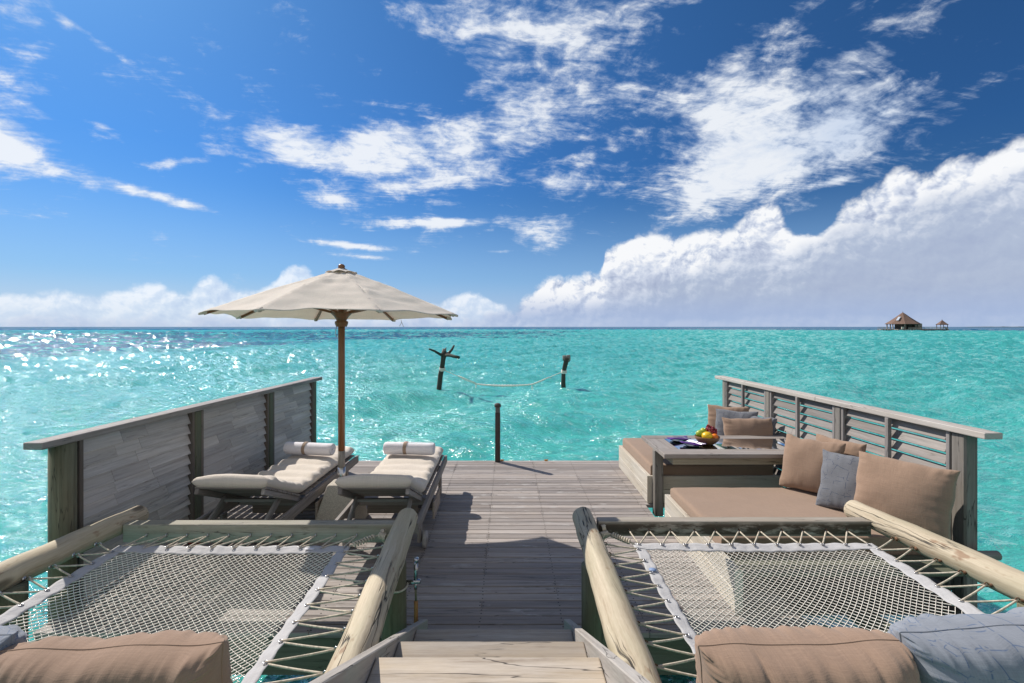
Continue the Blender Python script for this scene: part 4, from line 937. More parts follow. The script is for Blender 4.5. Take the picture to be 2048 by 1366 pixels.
def build_tableware():
    bx, by = 2.135, 5.36
    root = thing('bowl', 'wooden bowl of fruit standing on the glass table', 'bowl', (bx, by, TZ))
    q = MB(); q.lathe([(0.0, 0.0), (0.055, 0.0), (0.09, 0.022), (0.118, 0.055), (0.129, 0.088), (0.124, 0.091), (0.112, 0.06), (0.085, 0.032), (0.0, 0.022)], (bx, by, TZ), 40)
    q.build('body', M['bowl'], root)
    def fruit(nm, lab, cat, c, r, mt, sz=(1, 1, 1), dimple=0.12):
        mb = MB(); prof = []
        for k in range(15):
            a = -PI / 2 + PI * k / 14; rr = r * math.cos(a); z = r * math.sin(a)
            if k > 10: z -= dimple * r * ((k - 10) / 4) ** 2
            prof.append((rr * sz[0], z * sz[2]))
        mb.lathe(prof, c, 22, axis=Vector((random.uniform(-.3, .3), random.uniform(-.3, .3), 1)))
        o = mb.build(nm, mt, origin=c); tag(o, lab, cat)
        return o
    fruit('green_apple', 'green apple at the left side of the fruit bowl', 'apple', (bx - 0.075, by + 0.01, TZ + 0.112), 0.040, M['apple'])
    fruit('green_apple', 'green apple at the back of the bowl beside the grapes', 'apple', (bx - 0.012, by + 0.065, TZ + 0.125), 0.040, M['apple'])
    fruit('mango', 'yellow mango at the front of the fruit bowl', 'mango', (bx - 0.022, by - 0.055, TZ + 0.100), 0.050, M['mango'], (1.12, 1, 0.92), 0.02)
    fruit('orange', 'orange at the front right of the fruit bowl', 'orange', (bx + 0.058, by - 0.052, TZ + 0.086), 0.040, M['orange'], (1, 1, 1), 0.05)
    g = MB(); rr = random.Random(4)
    for k in range(44):
        t_ = rr.random(); w = 0.016 + 0.030 * math.sin(PI * min(1, t_ * 1.0 + 0.12)); a = rr.random() * 6.28
        cpt = Vector((bx + 0.035 + 0.055 * t_ + w * math.cos(a), by + 0.03 - 0.01 * t_ + w * math.sin(a), TZ + 0.175 - 0.08 * t_ + rr.uniform(-.018, .018)))
        r0 = rr.uniform(0.0095, 0.0125)
        g.lathe([(r0 * math.cos(b), r0 * 1.15 * math.sin(b)) for b in np.linspace(-PI / 2, PI / 2, 8)], cpt, 10, rnd=rr.random())
    go = g.build('grapes', M['grape'], origin=(bx + 0.06, by + 0.03, TZ + 0.1)); tag(go, 'bunch of red grapes heaped on the right of the fruit bowl', 'grapes')
    for k, (px, py, a, lp, ln) in enumerate(((1.885, 5.52, 0.25, 'small dark plate under the far purple napkin', 'far purple napkin folded on a plate beside the bowl'), (1.955, 5.29, -0.1, 'small dark plate under the near purple napkin', 'near purple napkin folded on a plate beside the bowl'))):
        q = MB(); q.lathe([(0, 0.001), (0.055, 0.001), (0.095, 0.014), (0.096, 0.017), (0.055, 0.006), (0, 0.006)], (px, py, TZ), 36)
        tag(q.build('plate', M['plate'], origin=(px, py, TZ)), lp, 'plate', 'plates on the glass table')
        q = MB()
        def nf(u, v):
            x = (u - 0.5) * 0.25; y = (v - 0.5) * 0.09
            z = 0.016 + 0.013 * math.sin(u * 5.5 + k) * math.sin(v * 3 + 0.5) + 0.010 * abs(u - 0.5) * 2 + 0.004 * math.sin(v * 9)
            ca, sa = math.cos(a), math.sin(a); return (px + x * ca - y * sa, py + x * sa + y * ca, TZ + z + 0.006)
        q.surf(nf, 24, 12, su=.25, sv=.09); tag(q.build('napkin', M['purple'], origin=(px, py, TZ), solidify=0.005), ln, 'napkin', 'purple napkins')
        for j, (nm, ox) in enumerate((('fork', -0.018), ('knife', 0.022))):
            q = MB(); a2 = a - 0.95
            d = Vector((math.cos(a2), math.sin(a2), 0)); sd = Vector((-d.y, d.x, 0)); c0 = Vector((px, py, TZ + 0.046)) + sd * ox + d * 0.03
            q.beam(c0 - d * 0.09, c0 + d * 0.02, 0.009, 0.004)
            if nm == 'knife': q.beam(c0 + d * 0.02, c0 + d * 0.115, 0.014, 0.0025, w1=0.006)
            else:
                q.beam(c0 + d * 0.02, c0 + d * 0.055, 0.006, 0.003, w1=0.02)
                for o in (-0.008, -0.0027, 0.0027, 0.008): q.beam(c0 + d * 0.055 + sd * o, c0 + d * 0.10 + sd * o, 0.003, 0.0025)
            where = 'far' if k == 0 else 'near'
            tag(q.build(nm, M['steel'], origin=tuple(c0), bevel=0.001), f'steel {nm} lying across the {where} purple napkin', nm, 'cutlery on the napkins')
build_tableware()

# ------------------------------------------------------------------ sun loungers
def mattress_mesh(root):
    path = []                                          # centre line of the underside (y, z)
    for y in np.linspace(-0.03, 0.62, 22): path.append((y, 0.655 - (0.655 - 0.385) * (y + 0.03) / 0.65))
    for y in np.linspace(0.66, 2.06, 40): path.append((y, 0.385))
    path = [(a, b) for a, b in path]
    # smooth the bend
    ys = np.array([a for a, b in path]); zs = np.array([b for a, b in path]); zs = np.convolve(np.pad(zs, 2, mode='edge'), np.ones(5) / 5, 'valid')
    Ls = np.concatenate([[0], np.cumsum(np.hypot(np.diff(ys), np.diff(zs)))]); L = Ls[-1]
    Wd, T = 0.60, 0.095
    def f(sg):
        def g(a, b):
            s_ = (math.sin((a * 2 - 1) * PI / 2) + 1) / 2 * 0.35 + a * 0.65
            tt = math.sin((b * 2 - 1) * PI / 2)
            l = s_ * L; y = float(np.interp(l, Ls, ys)); z = float(np.interp(l, Ls, zs))
            l2 = min(L, l + 0.02); dy = float(np.interp(l2, Ls, ys)) - float(np.interp(max(0, l - .02), Ls, ys)); dz = float(np.interp(l2, Ls, zs)) - float(np.interp(max(0, l - .02), Ls, zs))
            nl = math.hypot(dy, dz); ny, nz = -dz / nl, dy / nl
            e = min(l, L - l); en = math.sqrt(max(0, 1 - (1 - min(1, e / 0.055)) ** 2))
            ed = (1 - abs(tt)) * Wd / 2; es = math.sqrt(max(0, 1 - (1 - min(1, ed / 0.06)) ** 2))
            h = en * es
            # quilting hollows across the seat
            til = 0.022 * abs(math.sin((l - 0.70) / 0.22 * PI / 1.0)) if l > 0.70 else 0.02
            wr = 0.010 * mnoise.noise(Vector((tt * 1.2, l * 9, sg))) + 0.022 * mnoise.noise(Vector((tt * 4, l * 17, 2))) * abs(tt) ** 2
            crown = 0.02 * (1 - tt * tt)
            if sg > 0: k = T / 2 + h * (T / 2 - 0.02 + til + crown * 0.7 + wr)
            else: k = T / 2 - h * T / 2 * 0.98
            x = tt * Wd / 2 * (1 + 0.02 * mnoise.noise(Vector((l * 4, sg * 0.0, 7))))
            return (x, y + ny * k, z + nz * k)
        return g
    mb = MB(); mb.surf(f(1), 90, 30, su=L, sv=Wd, rnd=0.5, flip=True); mb.surf(f(-1), 90, 30, su=L, sv=Wd, rnd=0.5)
    return mb.build('mattress', M['cream'], root, weld=True)
def build_lounger():
    root = thing('sun_lounger', 'cream padded sun lounger standing next to the wooden fence', 'sun lounger', (0, 0, 0), 'sun loungers under the umbrella')
    for sx in (-1, 1):
        x = sx * 0.325
        q = MB(); q.beam((x, 0.02, 0.315), (x, 2.07, 0.325), 0.032, 0.085); q.build('side_rail', M['teakgrey'], root, bevel=0.004)
        q = MB(); q.box(x - sx * 0.034 - 0.017, x - sx * 0.034 + 0.017, 1.75, 1.82, 0.002, 0.30, 'z'); q.build('leg', M['teakgrey'], root, bevel=0.004)
        q = MB(); q.box(x - sx * 0.034 - 0.017, x - sx * 0.034 + 0.017, 0.36, 0.43, 0.055, 0.30, 'z'); wl = q.build('leg', M['teakgrey'], root, bevel=0.004)
        wx = x + sx * 0.012
        q = MB(); q.lathe([(0.0, -0.016), (0.066, -0.016), (0.072, -0.010), (0.072, 0.010), (0.066, 0.016), (0.02, 0.016), (0.018, 0.02), (0, 0.02)], (wx, 0.395, 0.073), 24, axis=(sx, 0, 0)); q.build('wheel', M['wheel'], wl)
    for y, z in ((0.16, 0.27), (0.66, 0.27), (1.72, 0.27)):
        q = MB(); q.box(-0.308, 0.308, y, y + 0.035, z, z + 0.06, 'x'); q.build('crossbar', M['teakgrey'], root, bevel=0.003)
    q = MB()
    for k in range(14):
        y = 0.66 + 0.1 * k; q.box(-0.305, 0.305, y, y + 0.075, 0.366, 0.382, 'x')
    q.build('seat_slats', M['teakgrey'], root, bevel=0.003)
    # raised backrest
    a = Vector((0, 0.0, 0.645)); b = Vector((0, 0.615, 0.378)); d = (b - a).normalized(); up = Vector((1, 0, 0)).cross(d).normalized()
    if up.z < 0: up = -up
    q = MB()
    for k in range(7):
        c = a + d * (0.045 + k * 0.095); q.beam(c + Vector((-0.285, 0, 0)), c + Vector((0.285, 0, 0)), 0.082, 0.018, up=up)
    bk = q.build('backrest', M['teakgrey'], root, bevel=0.003)
    for sx in (-1, 1):
        q = MB(); o = Vector((sx * 0.262, 0, 0)) - up * 0.031; q.beam(a + o, b + o, 0.03, 0.042, up=up); q.build('batten', M['teakgrey'], bk, bevel=0.003)
        q = MB(); p0 = a.lerp(b, 0.55) + Vector((sx * 0.228, 0, 0)) - up * 0.05; q.beam(p0, Vector((sx * 0.228, 0.03, 0.30)), 0.024, 0.055); q.build('prop_strut', M['teakgrey'], bk, bevel=0.003)
    q = MB(); c = a.lerp(b, 0.52) - up * 0.066; q.beam(c + Vector((-0.24, 0, 0)), c + Vector((0.24, 0, 0)), 0.026, 0.026); q.build('prop_bar', M['teakgrey'], bk, bevel=0.003)
    # pull out tray under the seat
    q = MB(); q.box(-0.28, 0.20, 0.84, 0.86, 0.13, 0.268, 'x', rnd=.2); q.box(-0.28, 0.343, 0.862, 1.15, 0.15, 0.17, 'x', rnd=.2); q.box(0.345, 0.365, 0.78, 1.20, 0.10, 0.255, 'y', rnd=.9); q.build('side_tray', M['traywood'], root, bevel=0.003)
    mattress_mesh(root)
    return root
L1 = build_lounger()
L2 = dup(L1, (-1.045, 3.90, 0), R(0.6), 'cream padded sun lounger standing next to the open deck walkway', 'sun loungers under the umbrella')
L1.location = (-2.165, 3.90, 0); L1.rotation_euler = (0, 0, R(-1.2))
def towel(loc, rz, label):
    root = thing('towel', label, 'towel', loc, 'rolled towels on the loungers')
    def roll(x0, x1, r, seed, nm, mt, par, r_in=0.0):
        q = MB()
        n = 30
        def f(u, v):
            a = v * 2 * PI; x = x0 + (x1 - x0) * u
            rr = r * (1 + 0.045 * mnoise.noise(Vector((x * 6 + seed, math.cos(a) * 1.3, math.sin(a) * 1.3)))) 
            e = min(u, 1 - u) * (x1 - x0); 
            if r_in == 0: rr *= 0.90 + 0.10 * math.sqrt(max(0, 1 - (1 - min(1, e / 0.02)) ** 2))
            return (x, rr * 1.06 * math.cos(a), r + rr * 0.95 * math.sin(a))
        q.surf(f, 26, n, su=x1 - x0, sv=2 * PI * r)
        if r_in == 0:
            for xe, s in ((x0, -1), (x1, 1)):
                # rolled end: a spiral of cloth turns
                pts = []; 
                for k in range(60):
                    a = k / 60 * 2 * PI * 3.3; rr = r * 0.86 * (1 - k / 66); pts.append((xe - s * 0.002, rr * math.cos(a), r + rr * math.sin(a)))
                q.tube(pts, 0.0085, 6)
        o = q.build(nm, mt, None); o.parent = par; return o
    roll(-0.27, 0.27, 0.069, 1.3, 'roll', M['towel'], root)
    roll(-0.055, -0.018, 0.0725, 1.3, 'band', M['band'], root, 1)
    root.rotation_euler = (0, 0, rz)
towel((-2.16, 5.44, 0.505), R(-9), 'white rolled towel with tan band on the lounger by the fence')
towel((-1.075, 5.45, 0.505), R(-4), 'white rolled towel with tan band on the lounger by the walkway')

# ------------------------------------------------------------------ umbrella
def build_umbrella():
    ux, uy = -1.615, 4.85; Rm = 1.185; zr, za = 2.0, 2.455
    root = thing('umbrella', 'cream canvas umbrella on a brown pole between two loungers', 'umbrella', (ux, uy, 0))
    def block():
        q = MB(); b, t_ = 0.215, 0.105; h = 0.395
        vs = [(ux + a * b, uy + c * b, 0.003) for a, c in ((-1, -1), (1, -1), (1, 1), (-1, 1))] + [(ux + a * t_, uy + c * t_, h) for a, c in ((-1, -1), (1, -1), (1, 1), (-1, 1))]
        q.add(vs, [[3, 2, 1, 0], [4, 5, 6, 7]] + [[k, (k + 1) % 4, (k + 1) % 4 + 4, k + 4] for k in range(4)], [[(0, 0)] * 4] * 6); return q
    block().build('concrete_base', M['concrete'], root, bevel=0.015, seg=2)
    q = MB(); q.tube([(ux, uy, 0.39), (ux, uy, 0.54)], 0.037, 20); q.build('sleeve', M['steel'], root)
    q = MB(); q.tube([(ux, uy, 0.50), (ux, uy, 0.70)], 0.0335, 18); q.build('worn_pole_foot', M['driftpale'], root)
    q = MB(); q.tube([(ux, uy, 0.70), (ux, uy, 1.5), (ux, uy, za - 0.02)], 0.0325, 20); pole = q.build('pole', M['teak'], root)
    q = MB(); q.lathe([(0.034, 0), (0.05, 0.0), (0.062, 0.03), (0.062, 0.05), (0.045, 0.06), (0.07, 0.1), (0.10, 0.13), (0.10, 0.145), (0.034, 0.15)], (ux, uy, 1.90), 20); q.build('runner_hub', M['teak'], root)
    q = MB(); q.lathe([(0.045, -0.03), (0.045, 0.0), (0.03, 0.02), (0.034, 0.035), (0.02, 0.05), (0.0, 0.055)], (ux, uy, za), 16); q.build('finial', M['teak'], pole)
    angs = [R(-12.4 + 45 * k) for k in range(8)]
    def ang_pt(a, rad, z): return Vector((ux + math.sin(a) * rad, uy - math.cos(a) * rad, z + 0.022 * math.cos(a) * rad))     # the old canopy tips back a little
    def prof(r): # height along a rib, r 0..1
        return zr + (za - zr) * ((1 - r) + 0.035 * math.sin(PI * r)) 
    q = MB(); ns, nr_ = 20, 34
    for k in range(8):
        a0, a1 = angs[k], angs[(k + 1) % 8] + (2 * PI if k == 7 else 0)
        def f(u, v):
            r = 0.035 + (1 - 0.035) * u
            p = ang_pt(a0, r * Rm, prof(r)).lerp(ang_pt(a1, r * Rm, prof(r)), v)
            m_ = 4 * v * (1 - v)
            c = Vector((ux, uy, 0)); rad = Vector((p.x - ux, p.y - uy, 0))
            p = p - rad * (0.030 * m_ * r ** 3)
            p.z -= 0.028 * m_ * r ** 1.4 - 0.040 * m_ * r ** 7
            w_ = 0.012 * mnoise.noise(Vector((p.x * 5, p.y * 5, 0))) + 0.016 * mnoise.noise(Vector((p.x * 2.2, p.y * 2.2, 5))) + 0.008 * mnoise.noise(Vector((u * 9, v * 2.2 + k * 3, 8))) + 0.006 * mnoise.noise(Vector((u * 14, v * 3 + k, 2))) * (1 - u) * 2
            p.z += w_ * min(1, 4 * m_ + 0.15)
            return p
        q.surf(f, nr_, ns, su=Rm, sv=0.77 * Rm, flip=True, rnd=0.5)
    # hem turned down along the edge
    for k in range(8):
        a0, a1 = angs[k], angs[(k + 1) % 8] + (2 * PI if k == 7 else 0)
    can = q.build('canopy', M['canopy'], root, weld=True, solidify=0.0025)
    q = MB()
    for k in range(8):
        a0, a1 = angs[k], angs[(k + 1) % 8] + (2 * PI if k == 7 else 0)
        def f2(u, v):
            r = 0.03 + 0.10 * u; m_ = 4 * v * (1 - v)
            p = ang_pt(a0, r * Rm, prof(r) + 0.012 + 0.008 * (1 - u)).lerp(ang_pt(a1, r * Rm, prof(r) + 0.012 + 0.008 * (1 - u)), v)
            p.z += 0.016 * m_ * u ** 2; p.z += 0.004 * mnoise.noise(p * 12); return p
        q.surf(f2, 8, 8, su=0.2, sv=0.1, flip=True, rnd=0.5)
    q.build('vent_cap', M['canopy'], can, weld=True, solidify=0.0025)
    for k in range(8):
        a = angs[k]
        q = MB(); q.beam(ang_pt(a, 0.05, prof(0.05) - 0.036), ang_pt(a, 0.5 * Rm, prof(0.5) - 0.034), 0.024, 0.024); q.beam(ang_pt(a, 0.5 * Rm, prof(0.5) - 0.034), ang_pt(a, 0.965 * Rm, prof(0.965) - 0.022), 0.024, 0.024); rib = q.build('rib', M['teak'], root, bevel=0.003)
        q = MB(); q.beam(ang_pt(a, 0.08, 2.035), ang_pt(a, 0.56 * Rm, prof(0.56) - 0.035), 0.018, 0.022); q.build('strut', M['teak'], rib, bevel=0.003)
        # cloth pocket over the rib tip
        q = MB(); d = 0.05
        q.beam(ang_pt(a, 0.945 * Rm, prof(0.945) - 0.016), ang_pt(a, 0.998 * Rm, prof(1.0) - 0.010), 0.044, 0.034, w1=0.03, h1=0.014); q.build('rib_pocket', M['canopy'], rib, bevel=0.006, seg=2)
    q = MB(); p = ang_pt(angs[4], Rm, zr).lerp(ang_pt(angs[3], Rm, zr), 0.12) + Vector((0, 0, 0.004)); q.tube([p, p + Vector((0.005, 0, -0.03)), p + Vector((-0.02, 0, -0.075))], 0.003, 5); q.tube([p + Vector((0.004, 0, -0.02)), p + Vector((0.03, 0, -0.08))], 0.003, 5); q.build('tie_cord', M['rope'], can)
    q = MB(); q.tube([Vector((ux - 0.035, uy - 0.03, 1.93)), Vector((ux - 0.05, uy - 0.03, 1.83)), Vector((ux - 0.034, uy - 0.03, 1.80))], 0.003, 5); q.build('pin_chain', M['steel'], root)
build_umbrella()

# ------------------------------------------------------------------ bollard, clips, tap and hose, small things
def small_things():
    bx, by = -0.145, 7.045
    root = thing('bollard_light', 'dark slim bollard light at the far edge of the deck', 'bollard', (bx, by, 0))
    q = MB(); q.box(bx - 0.036, bx + 0.036, by - 0.036, by + 0.036, 0.002, 0.69, 'z'); q.build('shaft', M['bollard'], root, bevel=0.004)
    q = MB(); q.box(bx - 0.033, bx + 0.033, by - 0.033, by + 0.033, 0.692, 0.77, 'z'); q.build('lens', M['lamp'], root, bevel=0.004)
    q = MB(); q.lathe([(0.0, 0), (0.046, 0), (0.047, 0.02), (0.038, 0.042), (0.018, 0.052), (0, 0.054)], (bx, by, 0.772), 20); q.build('cap', M['bollard'], root)
    for lab, px in (('small orange cleat on the deck edge at the foot of the bollard', 1004), ('small orange cleat on the deck edge, right of the bollard', 1092)):
        x = (px - CX) * 7.085 / F
        q = MB(); q.box(x - 0.022, x + 0.022, 7.065, 7.09, 0.002, 0.012, 'x'); q.box(x - 0.03, x + 0.03, 7.072, 7.082, 0.0125, 0.022, 'x')
        tag(q.build('edge_cleat', M['clip'], origin=(x, 7.08, 0), bevel=0.003), lab, 'cleat', 'orange cleats on the deck edge')
    # tap on the hammock post
    tx, ty = -0.565, 3.06
    root = thing('hose_tap', 'chrome tap with a hanging orange hose on the green post', 'tap', (tx, ty, 0))
    q = MB(); q.tube([(tx - 0.06, ty, 0.335), (tx + 0.03, ty - 0.005, 0.345)], 0.014, 12); q.tube([(tx, ty, 0.34), (tx + 0.002, ty, 0.46)], 0.013, 12); q.tube([(tx + 0.002, ty, 0.46), (tx + 0.002, ty, 0.485)], 0.018, 12); q.tube([(tx, ty, 0.335), (tx, ty, 0.295)], 0.010, 10); vlv = q.build('valve', M['chrome'], root)
    q = MB(); q.tube([(tx - 0.004, ty - 0.02, 0.47), (tx + 0.002, ty - 0.045, 0.475), (tx + 0.006, ty - 0.055, 0.47)], 0.006, 8); q.build('handle', M['chrome'], vlv)
    q = MB(); q.tube([(tx, ty, 0.297), (tx + 0.003, ty - 0.005, 0.22)], 0.007, 8); q.build('pipe', M['post'], root)
    q = MB(); pts = [(tx + 0.003, ty - 0.005, 0.225), (tx + 0.004, ty - 0.01, 0.1), (tx - 0.002, ty - 0.015, 0.0), (tx - 0.02, ty - 0.03, -0.06), (tx - 0.05, ty - 0.05, -0.04), (tx - 0.075, ty - 0.07, 0.01), (tx - 0.10, ty - 0.09, -0.03), (tx - 0.105, ty - 0.095, -0.07)]
    sm_ = []
    for i in range(len(pts) - 1):
        for k in range(5): sm_.append(Vector(pts[i]).lerp(Vector(pts[i + 1]), k / 5))
    for _ in range(3): sm_ = [sm_[0]] + [(sm_[i - 1] + sm_[i] * 2 + sm_[i + 1]) / 4 for i in range(1, len(sm_) - 1)] + [sm_[-1]]
    q.tube(sm_, 0.0125, 10); q.build('hose', M['hose'], root)
    q = MB(); q.tube([(-0.69 + 0.081 * math.cos(a), 3.03 + 0.081 * math.sin(a), 0.335 + 0.006 * math.sin(a * 2)) for a in np.linspace(0, 2 * PI, 25)[:-1]], 0.006, 6, closed=True); q.build('rope_loop', M['rope'], root)
    g = G(345, 1092, 0.02)
    q = MB(); q.lathe([(0.0, 0.0), (0.06, 0.0), (0.075, 0.02), (0.07, 0.034), (0.0, 0.042)], (-2.74, 4.40, 0.003), 22); tag(q.build('float', M['red'], origin=(-2.74, 4.40, 0)), 'small dull red float lying on the deck below the fence', 'float')
small_things()

# ------------------------------------------------------------------ over water hammock between driftwood posts
def swing():
    Yd = 2900 / (781 - HY)
    def wp(x, y, dy=0.0): return P(x, y, Yd + dy)
    a = thing('driftwood_post', 'leaning driftwood post with three bare branches rising from the water', 'post', (wp(878, 782).x, Yd, WZ))
    q = MB(); q.tube([wp(873, 830), wp(876, 792), wp(879, 770), wp(881, 750), wp(884, 735), wp(886, 720), wp(888, 708), wp(889, 702)], [0.12, 0.12, 0.115, 0.11, 0.105, 0.11, 0.14, 0.09], 12, wob=0.18); q.build('trunk', M['drift'], a)
    for nm, pts, rr in (('branch', [wp(887, 711), wp(879, 708, -.2), wp(869, 702, -.5), wp(858, 698, -.7)], [0.085, 0.06, 0.05, 0.035]), ('branch', [wp(889, 710), wp(898, 706, .2), wp(904, 699, .4), wp(908, 691, .6)], [0.085, 0.07, 0.055, 0.04]), ('branch', [wp(889, 710), wp(899, 710.5, -.3), wp(909, 713, -.6), wp(918, 715, -.8)], [0.09, 0.075, 0.07, 0.06])):
        q = MB(); q.tube(pts, rr, 10, wob=0.2); q.build(nm, M['drift'], a)
    q = MB(); q.tube([wp(887, 709), wp(888, 702), wp(887, 697)], [0.10, 0.08, 0.03], 8, wob=0.4); q.tube([wp(889, 706), wp(891, 699), wp(892, 695)], [0.06, 0.045, 0.02], 8, wob=0.4); q.build('stump', M['driftpale'], a)
    b = thing('driftwood_post', 'straight driftwood post with a pale splintered top in the water', 'post', (wp(1127, 782).x, Yd, WZ))
    q = MB(); q.tube([wp(1128, 830), wp(1127.5, 790), wp(1126.5, 765), wp(1127, 748), wp(1129, 735), wp(1132, 724), wp(1133, 716)], [0.105, 0.105, 0.10, 0.09, 0.10, 0.11, 0.14], 12, wob=0.18); q.build('trunk', M['drift'], b)
    q = MB()
    for x0, y0, x1, y1, r0 in ((1129, 720, 1126, 711, 0.07), (1131, 718, 1129, 710.5, 0.07), (1134, 718, 1135, 710, 0.08), (1136, 720, 1139, 709.5, 0.075), (1136, 722, 1140, 716, 0.07), (1130, 722, 1125, 717, 0.05)):
        q.tube([wp(x0, y0), wp((x0 + x1) / 2 + .5, (y0 + y1) / 2), wp(x1, y1)], [r0 * 1.2, r0, r0 * 0.4], 8, wob=0.4)
    q.build('splintered_top', M['driftpale'], b)
    h = thing('rope_hammock', 'white rope hammock slung low between two driftwood posts in the sea', 'hammock', tuple(wp(1005, 771)))
    q = MB(); q.tube([wp(x, y, 0.0) for x, y in ((886, 739), (900, 746), (915, 752), (930, 760), (950, 768))], 0.018, 6); q.tube([wp(x, y) for x, y in ((1065, 770), (1082, 763), (1098, 755), (1112, 749), (1127, 743))], 0.018, 6)
    q.tube([wp(x, y) for x, y in ((917, 752), (934, 759), (952, 766.5))], 0.028, 6); q.tube([wp(x, y) for x, y in ((1063, 769), (1082, 761.5), (1098, 754.5))], 0.028, 6)
    for xc, yc, rr in ((884.5, 738, 0.125), (1128, 743, 0.115)):
        for dz in (-0.05, 0.0, 0.05):
            c = wp(xc, yc) + Vector((0, 0, dz)); q.tube([c + Vector((rr * math.cos(t_), rr * math.sin(t_), 0.03 * math.sin(t_))) for t_ in np.linspace(0, 2 * PI, 17)[:-1]], 0.02, 5, closed=True)
    for xc, yc in ((952, 768), (1064, 770)):
        for dx in (-0.02, 0.03): c = wp(xc, yc); q.tube([c, c + Vector((dx, 0, -0.12)), c + Vector((dx * 1.6, 0, -0.22))], 0.012, 5)
    q.build('suspension_rope', M['net'], h)
    q = MB(); pts = []; xs = np.linspace(950, 1066, 60)
    for i, x in enumerate(xs):
        u = (x - 1008) / 58; pts.append(wp(x, 771.8 - 3.4 * u * u * (1.2 if u < 0 else 0.9)))
    q.tube(pts, [0.030 + 0.016 * (1 - ((i - 30) / 30) ** 2) + 0.007 * math.sin(i * 2.1) for i in range(60)], 10, wob=0.2); q.build('gathered_net', M['net'], h)
swing()

